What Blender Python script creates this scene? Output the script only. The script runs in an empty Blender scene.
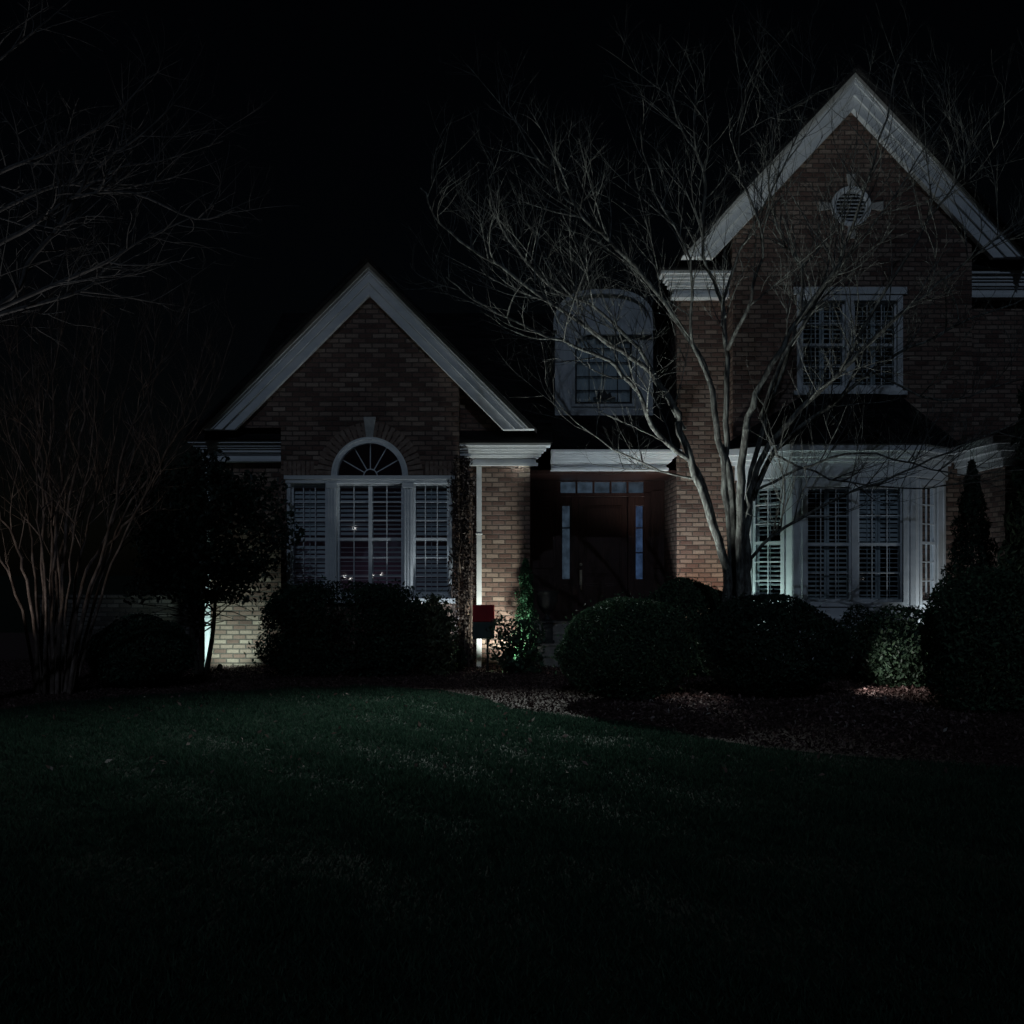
import bpy, bmesh, math, random
import numpy as np
from mathutils import Vector, Matrix

random.seed(7)
S = bpy.context.scene
COL = S.collection
F, HY, CZ = 1236.0, 571.0, 1.6          # focal length in px, horizon row, eye height

def P(px, py, D):
    return Vector(((px - 512.0) / F * D, D, CZ + (HY - py) / F * D))

def gd(py):                              # depth of a ground point seen at row py
    return F * CZ / (py - HY)

# ------------------------------------------------------------------ materials
def newmat(name):
    m = bpy.data.materials.new(name); m.use_nodes = True
    nt = m.node_tree
    return m, nt, nt.nodes, nt.links, nt.nodes['Principled BSDF']

def ramp(N, L, fac, stops):
    r = N.new('ShaderNodeValToRGB')
    while len(r.color_ramp.elements) < len(stops): r.color_ramp.elements.new(0.5)
    for e, (p, c) in zip(r.color_ramp.elements, stops):
        e.position = p; e.color = (*c, 1)
    L.new(fac, r.inputs['Fac'])
    return r.outputs['Color']

def noise_of(N, L, scale, detail=4, vec=None, rough=0.6):
    n = N.new('ShaderNodeTexNoise'); n.inputs['Scale'].default_value = scale
    n.inputs['Detail'].default_value = detail; n.inputs['Roughness'].default_value = rough
    if vec is None:
        tc = N.new('ShaderNodeTexCoord'); vec = tc.outputs['Object']
    L.new(vec, n.inputs['Vector'])
    return n.outputs['Fac']

def bump_of(N, L, h, strength, dist, bsdf):
    b = N.new('ShaderNodeBump'); b.inputs['Strength'].default_value = strength
    b.inputs['Distance'].default_value = dist
    L.new(h, b.inputs['Height']); L.new(b.outputs['Normal'], bsdf.inputs['Normal'])

def wall_coords(N, L, swap=False):
    """(run, height) coordinates on any upright face, in metres"""
    g = N.new('ShaderNodeNewGeometry')
    sp = N.new('ShaderNodeSeparateXYZ'); L.new(g.outputs['Position'], sp.inputs[0])
    sn = N.new('ShaderNodeSeparateXYZ'); L.new(g.outputs['True Normal'], sn.inputs[0])
    a = N.new('ShaderNodeMath'); a.operation = 'ABSOLUTE'; L.new(sn.outputs['X'], a.inputs[0])
    t = N.new('ShaderNodeMath'); t.operation = 'GREATER_THAN'; t.inputs[1].default_value = 0.7
    L.new(a.outputs[0], t.inputs[0])
    mx = N.new('ShaderNodeMix'); mx.data_type = 'FLOAT'
    L.new(t.outputs[0], mx.inputs[0]); L.new(sp.outputs['X'], mx.inputs[2]); L.new(sp.outputs['Y'], mx.inputs[3])
    cb = N.new('ShaderNodeCombineXYZ')
    L.new(mx.outputs[0], cb.inputs[0]); L.new(sp.outputs['Z'], cb.inputs[1])
    return cb.outputs[0], g.outputs['Position']

def mat_brick(name, c1, c2, mortar):
    m, nt, N, L, b = newmat(name)
    v, pos = wall_coords(N, L)
    nz = N.new('ShaderNodeTexNoise'); nz.inputs['Scale'].default_value = 9; L.new(pos, nz.inputs['Vector'])
    vm = N.new('ShaderNodeVectorMath'); vm.operation = 'SCALE'; vm.inputs['Scale'].default_value = 0.012
    L.new(nz.outputs['Color'], vm.inputs[0])
    va = N.new('ShaderNodeVectorMath'); va.operation = 'ADD'; L.new(v, va.inputs[0]); L.new(vm.outputs[0], va.inputs[1])
    t = N.new('ShaderNodeTexBrick')
    for k, x in (('Scale', 1), ('Brick Width', .215), ('Row Height', .079), ('Mortar Size', .013), ('Mortar Smooth', .5), ('Bias', -.1)):
        t.inputs[k].default_value = x
    t.inputs['Color1'].default_value = (0, 0, 0, 1); t.inputs['Color2'].default_value = (1, 1, 1, 1)
    t.inputs['Mortar'].default_value = (.5, .5, .5, 1)
    L.new(va.outputs[0], t.inputs['Vector'])
    n2 = noise_of(N, L, 1.1, 3, pos)
    n3 = noise_of(N, L, 40, 4, pos)
    mm = N.new('ShaderNodeMix'); mm.data_type = 'FLOAT'; mm.inputs[0].default_value = .38
    L.new(t.outputs['Color'], mm.inputs[2]); L.new(n2, mm.inputs[3])
    mid = tuple((x + y) / 2 for x, y in zip(c1, c2))
    col = ramp(N, L, mm.outputs[0], [(.1, tuple(x * .45 for x in c1)), (.3, c1), (.55, mid), (.72, c2), (.85, tuple(min(1, x * 1.5) for x in c2))])
    mc = N.new('ShaderNodeMix'); mc.data_type = 'RGBA'
    L.new(t.outputs['Fac'], mc.inputs[0]); L.new(col, mc.inputs[6]); mc.inputs[7].default_value = (*mortar, 1)
    g = N.new('ShaderNodeMix'); g.data_type = 'RGBA'; g.blend_type = 'MULTIPLY'; g.inputs[0].default_value = .8
    L.new(mc.outputs[2], g.inputs[6]); L.new(ramp(N, L, n3, [(.3, (.6,) * 3), (.7, (1.1,) * 3)]), g.inputs[7])
    L.new(g.outputs[2], b.inputs['Base Color'])
    b.inputs['Roughness'].default_value = .9
    inv = N.new('ShaderNodeMath'); inv.operation = 'SUBTRACT'; inv.inputs[0].default_value = 1; L.new(t.outputs['Fac'], inv.inputs[1])
    ad = N.new('ShaderNodeMath'); ad.operation = 'MULTIPLY_ADD'; ad.inputs[1].default_value = .35
    L.new(n3, ad.inputs[0]); L.new(inv.outputs[0], ad.inputs[2])
    bump_of(N, L, ad.outputs[0], .9, .012, b)
    return m

def mat_noise(name, stops, scale, rough=.8, bump=.3, dist=.01, detail=5, spec=.3, stretch=None, metallic=0):
    m, nt, N, L, b = newmat(name)
    tc = N.new('ShaderNodeTexCoord'); v = tc.outputs['Object']
    if stretch:
        mp = N.new('ShaderNodeMapping'); mp.inputs['Scale'].default_value = stretch
        L.new(v, mp.inputs['Vector']); v = mp.outputs['Vector']
    f = noise_of(N, L, scale, detail, v)
    L.new(ramp(N, L, f, stops), b.inputs['Base Color'])
    b.inputs['Roughness'].default_value = rough; b.inputs['Specular IOR Level'].default_value = spec
    b.inputs['Metallic'].default_value = metallic
    if bump: bump_of(N, L, f, bump, dist, b)
    return m

def mat_leaf(name, stops, rough=.55, trans=.25, spec=.35):
    m, nt, N, L, b = newmat(name)
    g = N.new('ShaderNodeNewGeometry')
    c = ramp(N, L, g.outputs['Random Per Island'], stops)
    L.new(c, b.inputs['Base Color'])
    b.inputs['Roughness'].default_value = rough; b.inputs['Specular IOR Level'].default_value = spec
    if trans:
        t = N.new('ShaderNodeBsdfTranslucent'); L.new(c, t.inputs['Color'])
        mx = N.new('ShaderNodeMixShader'); mx.inputs[0].default_value = trans
        L.new(b.outputs[0], mx.inputs[1]); L.new(t.outputs[0], mx.inputs[2])
        L.new(mx.outputs[0], N['Material Output'].inputs['Surface'])
    return m

def mat_emit(name, col, strength, base=(.02, .02, .02)):
    m, nt, N, L, b = newmat(name)
    b.inputs['Base Color'].default_value = (*base, 1)
    f = noise_of(N, L, 7, 5)
    L.new(ramp(N, L, f, [(.35, tuple(x * .35 for x in col)), (.65, col)]), b.inputs['Emission Color'])
    b.inputs['Emission Strength'].default_value = strength
    b.inputs['Roughness'].default_value = .15
    return m

def mat_glass():
    m, nt, N, L, b = newmat('window_glass')
    N.remove(b)
    t = N.new('ShaderNodeBsdfTransparent'); t.inputs['Color'].default_value = (.8, .85, .86, 1)
    g = N.new('ShaderNodeBsdfGlossy'); g.inputs['Roughness'].default_value = .02; g.inputs['Color'].default_value = (.9, .95, 1, 1)
    fr = N.new('ShaderNodeFresnel'); fr.inputs['IOR'].default_value = 1.6
    bp = N.new('ShaderNodeBump'); bp.inputs['Strength'].default_value = .04; bp.inputs['Distance'].default_value = .01
    L.new(noise_of(N, L, 2.5, 1), bp.inputs['Height']); L.new(bp.outputs[0], g.inputs['Normal'])
    mx = N.new('ShaderNodeMixShader'); L.new(fr.outputs[0], mx.inputs[0])
    L.new(t.outputs[0], mx.inputs[1]); L.new(g.outputs[0], mx.inputs[2])
    L.new(mx.outputs[0], N['Material Output'].inputs['Surface'])
    return m

def mat_shingle():
    m, nt, N, L, b = newmat('roof_shingles')
    g = N.new('ShaderNodeNewGeometry')
    sp = N.new('ShaderNodeSeparateXYZ'); L.new(g.outputs['Position'], sp.inputs[0])
    ad = N.new('ShaderNodeMath'); L.new(sp.outputs['X'], ad.inputs[0]); L.new(sp.outputs['Y'], ad.inputs[1])
    cb = N.new('ShaderNodeCombineXYZ'); L.new(ad.outputs[0], cb.inputs[0]); L.new(sp.outputs['Z'], cb.inputs[1])
    t = N.new('ShaderNodeTexBrick')
    for k, x in (('Scale', 1), ('Brick Width', .3), ('Row Height', .1), ('Mortar Size', .006)): t.inputs[k].default_value = x
    t.inputs['Color1'].default_value = (.007, .007, .008, 1); t.inputs['Color2'].default_value = (.018, .017, .018, 1)
    t.inputs['Mortar'].default_value = (.006, .006, .006, 1)
    L.new(cb.outputs[0], t.inputs['Vector']); L.new(t.outputs['Color'], b.inputs['Base Color'])
    b.inputs['Roughness'].default_value = .95; b.inputs['Specular IOR Level'].default_value = .15
    bump_of(N, L, t.outputs['Color'], .6, .01, b)
    return m

W = lambda v: (v, v, v)
M = {}
M['brick'] = mat_brick('house_brick', (.175, .098, .078), (.33, .24, .19), (.095, .072, .06))
M['brick_low'] = mat_brick('garden_brick', (.08, .065, .055), (.16, .14, .125), (.05, .045, .04))
M['soldier'] = mat_noise('soldier_brick', [(.3, (.16, .1, .08)), (.7, (.34, .26, .21))], 9, .9, .4, .01)
M['trim'] = mat_noise('white_trim_paint', [(.25, (.60, .62, .64)), (.6, (.74, .75, .76)), (.8, (.78, .78, .78))], 2.2, .6, .12, .004, stretch=(1, 1, 3))
M['siding'] = mat_noise('painted_siding', [(.3, (.54, .56, .58)), (.7, (.66, .67, .69))], 3, .7, .2, .006, stretch=(6, 6, .4))
M['stone'] = mat_noise('cast_stone', [(.3, (.38, .37, .35)), (.7, (.52, .5, .47))], 14, .85, .3, .006)
M['shingle'] = mat_shingle()
M['glass'] = mat_glass()
M['louver'] = mat_noise('shutter_paint', [(.3, (.62, .64, .66)), (.7, (.74, .75, .76))], 3, .5, .05)
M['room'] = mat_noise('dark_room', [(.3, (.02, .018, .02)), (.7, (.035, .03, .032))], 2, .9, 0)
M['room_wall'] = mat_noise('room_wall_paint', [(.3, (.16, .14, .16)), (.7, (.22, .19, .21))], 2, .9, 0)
M['wood'] = mat_noise('mahogany', [(.3, (.024, .011, .009)), (.55, (.050, .022, .018)), (.75, (.074, .035, .029))], 7, .42, .15, .003, stretch=(6, 6, .5), spec=.4)
M['blue_glow'] = mat_emit('lit_sidelight_glass', (.048, .095, .205), .48)
M['pale_glow'] = mat_emit('dim_sidelight_glass', (.07, .11, .16), .38)
M['brass'] = mat_noise('door_brass', [(.3, (.5, .44, .32)), (.7, (.65, .58, .44))], 20, .35, 0, metallic=.2)
M['step'] = mat_noise('concrete_step', [(.3, (.2, .18, .16)), (.7, (.34, .31, .28))], 10, .9, .3, .006)
M['iron'] = mat_noise('black_iron', [(.3, (.015, .015, .016)), (.7, (.035, .035, .035))], 18, .6, .3, .004)
M['red'] = mat_noise('red_paint', [(.3, (.30, .010, .018)), (.7, (.42, .018, .026))], 8, .5, .05)
M['green'] = mat_noise('dark_green_paint', [(.3, (.04, .06, .056)), (.7, (.06, .09, .085))], 8, .5, .05)
M['bark'] = mat_noise('smooth_bark', [(.32, (.03, .028, .026)), (.48, (.085, .083, .076)), (.56, (.15, .155, .14)), (.7, (.26, .27, .245))], 22, .9, .9, .015, detail=8, stretch=(1, 1, .22))
M['bark2'] = mat_noise('peeling_bark', [(.3, (.04, .028, .023)), (.52, (.105, .075, .062)), (.72, (.26, .20, .175))], 13, .9, .6, .01, stretch=(1, 1, .4))
M['bark3'] = mat_noise('grey_bark', [(.3, (.05, .047, .044)), (.7, (.13, .12, .115))], 8, .9, .5, .01)
M['stem'] = mat_noise('woody_stem', [(.3, (.025, .02, .015)), (.7, (.06, .05, .04))], 14, .9, .4, .006)
M['lawn'] = mat_noise('lawn_ground', [(.3, (.010, .016, .008)), (.7, (.022, .036, .016))], 9, .95, .4, .02)
M['mulch'] = mat_noise('mulch_ground', [(.3, (.06, .037, .034)), (.7, (.15, .095, .086))], 14, .95, .8, .03)
M['grass'] = mat_leaf('grass_blades', [(0, (.012, .025, .018)), (.5, (.028, .058, .040)), (.9, (.046, .090, .060)), (1, (.07, .112, .078))], .8, .3, .06)
M['chips'] = mat_leaf('mulch_chips', [(0, (.03, .018, .017)), (.75, (.085, .052, .048)), (1, (.18, .12, .11))], .9, 0, .1)
M['litter'] = mat_leaf('dry_leaves', [(0, (.09, .05, .045)), (.5, (.17, .11, .10)), (.93, (.26, .18, .17)), (1, (.5, .46, .42))], .8, .15, .2)
M['box_leaf'] = mat_leaf('boxwood_leaves', [(0, (.03, .05, .034)), (.6, (.06, .10, .06)), (1, (.10, .16, .09))], .75, trans=.10, spec=.12)
M['yew_leaf'] = mat_leaf('yew_leaves', [(0, (.05, .065, .04)), (.7, (.10, .125, .07)), (1, (.2, .2, .12))])
M['dark_leaf'] = mat_leaf('dark_leaves', [(0, (.016, .027, .020)), (.7, (.036, .064, .042)), (1, (.06, .10, .065))], .75, trans=.10, spec=.12)
M['gloss_leaf'] = mat_leaf('glossy_leaves', [(0, (.03, .05, .035)), (.7, (.055, .10, .06)), (1, (.085, .14, .08))], .5, .15, .25)
M['bright_leaf'] = mat_leaf('thuja_leaves', [(0, (.02, .06, .03)), (.6, (.035, .11, .05)), (1, (.05, .13, .065))], .75, .06, .12)
M['holly_leaf'] = mat_leaf('holly_leaves', [(0, (.012, .020, .015)), (.7, (.024, .044, .029)), (1, (.045, .07, .05))], .5, .12, .25)
M['vine_leaf'] = mat_leaf('dry_vine_leaves', [(0, (.022, .016, .015)), (.6, (.055, .041, .038)), (1, (.15, .125, .12))], .7, .15, .2)
M['lamp_case'] = mat_noise('lamp_housing', [(.3, (.02, .02, .018)), (.7, (.04, .038, .033))], 20, .5, .1, metallic=.6)
M['lamp_lens'] = mat_emit('lamp_lens', (.9, .95, 1.0), .5)

# ------------------------------------------------------------------ mesh helpers
class MB:
    def __init__(self): self.v = []; self.f = []
    def add(self, vs, fs):
        o = len(self.v); self.v += [tuple(x) for x in vs]; self.f += [tuple(i + o for i in q) for q in fs]
        return self
    def box(self, x0, x1, y0, y1, z0, z1):
        vs = [(x, y, z) for z in (z0, z1) for y in (y0, y1) for x in (x0, x1)]
        return self.add(vs, [(0, 2, 3, 1), (4, 5, 7, 6), (0, 1, 5, 4), (2, 6, 7, 3), (0, 4, 6, 2), (1, 3, 7, 5)])
    def prism(self, prof, a, b, mapf):
        """closed 2D profile swept from a to b; mapf(p, q, t) -> xyz"""
        n = len(prof)
        vs = [mapf(p, q, a) for p, q in prof] + [mapf(p, q, b) for p, q in prof]
        fs = [(i, (i + 1) % n, n + (i + 1) % n, n + i) for i in range(n)]
        fs += [tuple(range(n))[::-1], tuple(range(n, 2 * n))]
        return self.add(vs, fs)
    def tube(self, pts, rad, k=6, cap=True):
        pts = [Vector(p) for p in pts]; n = len(pts)
        vs = []; u = None
        for i, p in enumerate(pts):
            t = (pts[min(i + 1, n - 1)] - pts[max(i - 1, 0)])
            if t.length < 1e-9: t = Vector((0, 0, 1))
            t.normalize()
            if u is None:
                u = t.orthogonal().normalized()
            else:
                u = u - t * u.dot(t)
                u = u.normalized() if u.length > 1e-6 else t.orthogonal().normalized()
            w = t.cross(u)
            r = rad[i]
            for j in range(k):
                a = 2 * math.pi * j / k
                vs.append(p + (u * math.cos(a) + w * math.sin(a)) * r)
        fs = []
        for i in range(n - 1):
            for j in range(k):
                fs.append((i * k + j, i * k + (j + 1) % k, (i + 1) * k + (j + 1) % k, (i + 1) * k + j))
        if cap: fs.append(tuple(range(k))[::-1]); fs.append(tuple(range((n - 1) * k, n * k)))
        return self.add(vs, fs)
    def lathe(self, cx, cy, prof, k=24):
        vs = [(cx + r * math.cos(2 * math.pi * j / k), cy + r * math.sin(2 * math.pi * j / k), z) for r, z in prof for j in range(k)]
        n = len(prof); fs = []
        for i in range(n - 1):
            for j in range(k):
                fs.append((i * k + j, i * k + (j + 1) % k, (i + 1) * k + (j + 1) % k, (i + 1) * k + j))
        fs.append(tuple(range(k))[::-1]); fs.append(tuple(range((n - 1) * k, n * k)))
        return self.add(vs, fs)
    def build(self, name, mat, parent=None, smooth=False, bevel=0):
        me = bpy.data.meshes.new(name); me.from_pydata(self.v, [], self.f)
        return link(name, me, mat, parent, smooth, bevel)

def link(name, me, mat, parent=None, smooth=False, bevel=0):
    me.materials.clear(); me.materials.append(mat)
    bm = bmesh.new(); bm.from_mesh(me)
    if len(bm.faces) < 60000: bmesh.ops.recalc_face_normals(bm, faces=bm.faces)
    bm.to_mesh(me); bm.free()
    if smooth: me.polygons.foreach_set('use_smooth', [True] * len(me.polygons))
    o = bpy.data.objects.new(name, me); COL.objects.link(o)
    if bevel:
        b = o.modifiers.new('bevel', 'BEVEL'); b.width = bevel; b.segments = 2; b.limit_method = 'ANGLE'
    if parent is not None:
        o.parent = parent
        o.matrix_parent_inverse = Matrix.Translation(-parent_loc(parent))
    return o

def parent_loc(p):
    return Vector(p.location) if p.parent is None else Vector((0, 0, 0))     # parts themselves sit at the world origin

def tag(o, label=None, cat=None, group=None, kind=None):
    for k, v in (('label', label), ('category', cat), ('group', group), ('kind', kind)):
        if v: o[k] = v
    return o

def thing(name, loc, label, cat, group=None):
    o = bpy.data.objects.new(name, None); COL.objects.link(o)
    o.location = loc; o.empty_display_size = .2
    return tag(o, label, cat, group)

def plate(name, outer, holes, mapf, thick, mat, parent):
    """flat plate with openings; outlines in (u, v), mapf(u, v, n) -> xyz, n = 0 outer face"""
    bm = bmesh.new()
    def loop(pts):
        vs = [bm.verts.new((p[0], p[1], 0)) for p in pts]
        for i in range(len(vs)): bm.edges.new((vs[i], vs[(i + 1) % len(vs)]))
    loop(outer)
    for h in holes: loop(h)
    bmesh.ops.triangle_fill(bm, edges=bm.edges[:], use_beauty=True, use_dissolve=False, normal=(0, 0, 1))
    fs = bm.faces[:]
    r = bmesh.ops.extrude_face_region(bm, geom=fs)
    for e in r['geom']:
        if isinstance(e, bmesh.types.BMVert): e.co.z = -thick
    for v in bm.verts: v.co = mapf(v.co.x, v.co.y, v.co.z)
    me = bpy.data.meshes.new(name); bm.to_mesh(me); bm.free()
    return link(name, me, mat, parent)

def rect(u0, u1, v0, v1): return [(u0, v0), (u1, v0), (u1, v1), (u0, v1)]

def frontmap(D):                          # plane facing the camera: u = X, v = Z, n toward the viewer
    return lambda u, v, n: Vector((u, D - n, v))

def sidemap(O, U):                        # any upright plane: u along U from O; n to its right-hand outside
    U = Vector((U[0], U[1], 0)).normalized(); Nn = Vector((U.y, -U.x, 0))
    return lambda u, v, n: Vector((O[0], O[1], 0)) + U * u + Vector((0, 0, v)) + Nn * n

def bx(mb, mp, u0, u1, v0, v1, n0, n1):
    vs = [mp(u, v, n) for n in (n0, n1) for v in (v0, v1) for u in (u0, u1)]
    mb.add(vs, [(0, 2, 3, 1), (4, 5, 7, 6), (0, 1, 5, 4), (2, 6, 7, 3), (0, 4, 6, 2), (1, 3, 7, 5)])

# ------------------------------------------------------------------ foliage helpers
def quads_mesh(name, c, u, v, mat, parent=None):
    """many leaf-like diamonds: centre c, half axes u and v (n x 3 arrays)"""
    n = len(c)
    fold = np.cross(u, v); fold /= (np.linalg.norm(fold, axis=1, keepdims=True) + 1e-9)
    h = np.linalg.norm(v, axis=1, keepdims=True) * .35
    vs = np.stack([c - u, c + v * .9 + fold * h - u * .1, c + u, c - v * .9 + fold * h - u * .1], 1).reshape(-1, 3)
    me = bpy.data.meshes.new(name)
    me.vertices.add(n * 4); me.vertices.foreach_set('co', vs.astype(np.float32).ravel())
    idx = np.arange(n)[:, None] * 4
    tri = np.concatenate([idx + np.array([0, 1, 2]), idx + np.array([0, 2, 3])], 1).reshape(-1)
    me.loops.add(n * 6); me.loops.foreach_set('vertex_index', tri.astype(np.int32))
    me.polygons.add(n * 2)
    me.polygons.foreach_set('loop_start', (np.arange(n * 2) * 3).astype(np.int32))
    me.update(calc_edges=True)
    me.materials.append(mat)
    o = bpy.data.objects.new(name, me); COL.objects.link(o)
    if parent is not None:
        o.parent = parent; o.matrix_parent_inverse = Matrix.Translation(-parent_loc(parent))
    return o

def rnd_dirs(rng, n):
    d = rng.normal(size=(n, 3)); return d / np.linalg.norm(d, axis=1, keepdims=True)

def lumps(rng, d, k=9, amp=.12, freq=3.2):
    s = np.zeros(len(d))
    for _ in range(k):
        w = rng.normal(size=3) * freq; s += np.sin(d @ w + rng.uniform(0, 6.28))
    return 1 + amp * s / math.sqrt(k)

def leaf_axes(rng, d, size, out=.45, up=0.0):
    n = len(d)
    nor = d * out + rnd_dirs(rng, n) * (1 - out); nor /= np.linalg.norm(nor, axis=1, keepdims=True)
    a = rnd_dirs(rng, n); a[:, 2] += up
    u = a - nor * np.sum(a * nor, 1, keepdims=True); u /= np.linalg.norm(u, axis=1, keepdims=True)
    v = np.cross(nor, u)
    s = (size * rng.uniform(.6, 1.3, n))[:, None]
    return u * s, v * s * .5

def shrub(name, c, r, n, size, mat, seed, label, cat='bush', group=None, flat=.0, amp=.10, freq=3.2, stems=True, shell=.35, sprigs=.05, up=.2):
    """shrub: c = (x, y) on the ground, r = (rx, ry, height)"""
    rng = np.random.default_rng(seed)
    t = thing(name, (c[0], c[1], 0), label, cat, group)
    d = rnd_dirs(rng, n)
    rad = lumps(rng, d, amp=amp, freq=freq) * (1 - shell * rng.uniform(0, 1, n) ** 2.0)
    if sprigs:
        k = rng.uniform(size=n) < sprigs; rad[k] *= rng.uniform(1.0, 1.13, k.sum())
    zc = r[2] * .48
    pw = np.sign(d) * np.abs(d) ** (1 - flat)
    pts = pw * rad[:, None] * np.array([r[0], r[1], r[2] * .52])
    pts[:, 2] += zc; pts[:, 2] = np.maximum(pts[:, 2], .03 + .05 * rng.uniform(size=n))
    pts += np.array([c[0], c[1], 0])
    u, v = leaf_axes(rng, d, size, .4, up)
    quads_mesh('foliage', pts, u, v, mat, t)
    if stems:
        mb = MB(); rr = random.Random(seed)
        for i in range(9):
            a = rr.uniform(0, 6.28); q = rr.uniform(.25, .75)
            p0 = Vector((c[0] + .08 * math.cos(a), c[1] + .08 * math.sin(a), -.03))
            p2 = Vector((c[0] + r[0] * q * math.cos(a), c[1] + r[1] * q * math.sin(a), r[2] * rr.uniform(.55, .8)))
            p1 = (p0 + p2) / 2 + Vector((0, 0, -.05 * r[2]))
            mb.tube([p0, p1, p2], [.022, .015, .006], 5)
        mb.build('stem', M['stem'], t, True)
    return t

def smooth_line(pts, sub=4):
    """Catmull-Rom through points"""
    out = []
    n = len(pts)
    for i in range(n - 1):
        p0, p1, p2, p3 = pts[max(i - 1, 0)], pts[i], pts[i + 1], pts[min(i + 2, n - 1)]
        for k in range(sub):
            t = k / sub
            out.append(.5 * ((2 * p1) + (p2 - p0) * t + (2 * p0 - 5 * p1 + 4 * p2 - p3) * t * t + (3 * p1 - p0 - 3 * p2 + p3) * t ** 3))
    out.append(pts[-1].copy())
    return out

def grow(rr, mb, line, rads, level, spec):
    """side shoots along a branch; spec[level] = (count per metre, length, rise, radius, start)"""
    if level >= len(spec): return
    per_m, length, rise, rad, start = spec[level]
    L = sum((line[i + 1] - line[i]).length for i in range(len(line) - 1))
    cnt = per_m * L
    cnt = int(cnt) + (rr.random() < cnt - int(cnt))
    n = len(line) - 1
    for _ in range(cnt):
        s = start + (1 - start) * rr.random()
        x = s * n; i = min(int(x), n - 1)
        p = line[i].lerp(line[i + 1], x - i)
        t = (line[i + 1] - line[i]).normalized()
        side = Vector((rr.gauss(0, 1), rr.gauss(0, 1), rr.gauss(0, 1)))
        side -= t * side.dot(t)
        if side.length < .01: continue
        side.normalize()
        d = (t * rr.uniform(.35, .9) + side * rr.uniform(.5, .95) + Vector((0, 0, rise * rr.uniform(.4, 1)))).normalized()
        ln = length * rr.uniform(.45, 1.15) * (1.1 - .45 * s)
        r0 = min(rad, rads[i] * .7)
        seg = (7, 5, 4)[level]
        pts = [p]; q = p.copy()
        bend = Vector((rr.gauss(0, .17), rr.gauss(0, .17), rr.gauss(0, .12) + rise * .32))
        for k in range(seg):
            d = (d + bend * .5 + Vector((rr.gauss(0, .06), rr.gauss(0, .06), rr.gauss(0, .06)))).normalized()
            q = q + d * ln / seg; pts.append(q.copy())
        rs = [r0 * (1 - .75 * k / seg) for k in range(seg + 1)]
        mb.tube(pts, rs, 4 if level == 0 else 3)
        grow(rr, mb, pts, rs, level + 1, spec)

def branch(line_px, D0, D1, r0, r1, sub=4, D_mid=None):
    n = len(line_px); pts = []
    for i, (x, y) in enumerate(line_px):
        s = i / (n - 1)
        pts.append(P(x, y, D0 + (D1 - D0) * s))
    line = smooth_line(pts, sub)
    m = len(line) - 1
    rads = [r0 + (r1 - r0) * (i / m) ** .8 for i in range(m + 1)]
    return line, rads

# ================================================================== SETTING
sky = S.world = bpy.data.worlds.new('World'); sky.use_nodes = True
SUN_EL, SUN_AZ = 30.0, -2.0             # light comes over the viewer's left shoulder
nt = sky.node_tree
st = nt.nodes.new('ShaderNodeTexSky'); st.sky_type = 'NISHITA'; st.sun_disc = False
st.sun_elevation = math.radians(SUN_EL); st.sun_rotation = math.radians(180 - SUN_AZ)
bg = nt.nodes['Background']; nt.links.new(st.outputs[0], bg.inputs['Color']); bg.inputs['Strength'].default_value = .0002

sun = bpy.data.lights.new('moon', 'SUN'); sun.energy = .165; sun.angle = math.radians(.6); sun.color = (.56, .74, 1.0)
so = bpy.data.objects.new('moon', sun); COL.objects.link(so)
el, az = math.radians(SUN_EL), math.radians(SUN_AZ)
src = Vector((math.sin(az) * math.cos(el), -math.cos(az) * math.cos(el), math.sin(el)))   # towards the light
so.rotation_euler = src.to_track_quat('Z', 'Y').to_euler(); so.location = src * 30

# mulch bed outline on the ground (front edge read from the photograph)
edge_px = [(-420, 735), (-150, 722), (0, 710), (60, 703), (150, 696), (260, 691), (360, 687.5), (440, 690), (488, 700), (515, 712), (575, 718),
           (640, 724), (700, 738), (760, 748), (850, 757), (940, 764), (1024, 769), (1150, 775), (1400, 780)]
edge = [((x - 512) / F * gd(y), gd(y)) for x, y in edge_px]
bed = edge + [(18, 32), (-18, 32)]

def inside(px, py, poly):
    r = np.zeros(len(px), bool); n = len(poly); j = n - 1
    for i in range(n):
        xi, yi = poly[i]; xj, yj = poly[j]
        c = ((yi > py) != (yj > py)) & (px < (xj - xi) * (py - yi) / (yj - yi + 1e-12) + xi)
        r ^= c; j = i
    return r

g = MB().add([(-250, -60, 0), (250, -60, 0), (250, 400, 0), (-250, 400, 0)], [(0, 1, 2, 3)]).build('lawn', M['lawn'])
tag(g, kind='structure')
bmm = MB(); bmm.add([(x, y, .006) for x, y in bed], [tuple(range(len(bed)))])
tag(bmm.build('mulch_bed', M['mulch']), kind='structure')

# grass
rng = np.random.default_rng(3)
def blades(n, y0, y1, h, w):
    s = rng.uniform(size=n); y = y0 + (y1 - y0) * s
    x = rng.uniform(-1, 1, n) * (y * .46 + .6)
    k = ~inside(x, y, bed); x, y = x[k], y[k]
    return x, y, h * rng.uniform(.5, 1.3, len(x)), w * rng.uniform(.7, 1.3, len(x))
gx, gy, gh, gw = [np.concatenate(q) for q in zip(blades(90000, 3.6, 7, .044, .005), blades(190000, 7, 12, .046, .006), blades(230000, 12, 17.5, .046, .008))]
n = len(gx)
patch = .85 + .28 * np.sin(gx * 9.3 + 2 * np.sin(gy * 6.1)) * np.sin(gy * 8.7 + np.sin(gx * 5)) + .25 * np.sin(gx * 1.7 + np.sin(gy * 1.1)) * np.sin(gy * 1.9 + 1) + .25 * np.sin(gx * 5.1 + gy * 3.3)
gh = gh * np.clip(patch, .5, 1.4)
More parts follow.
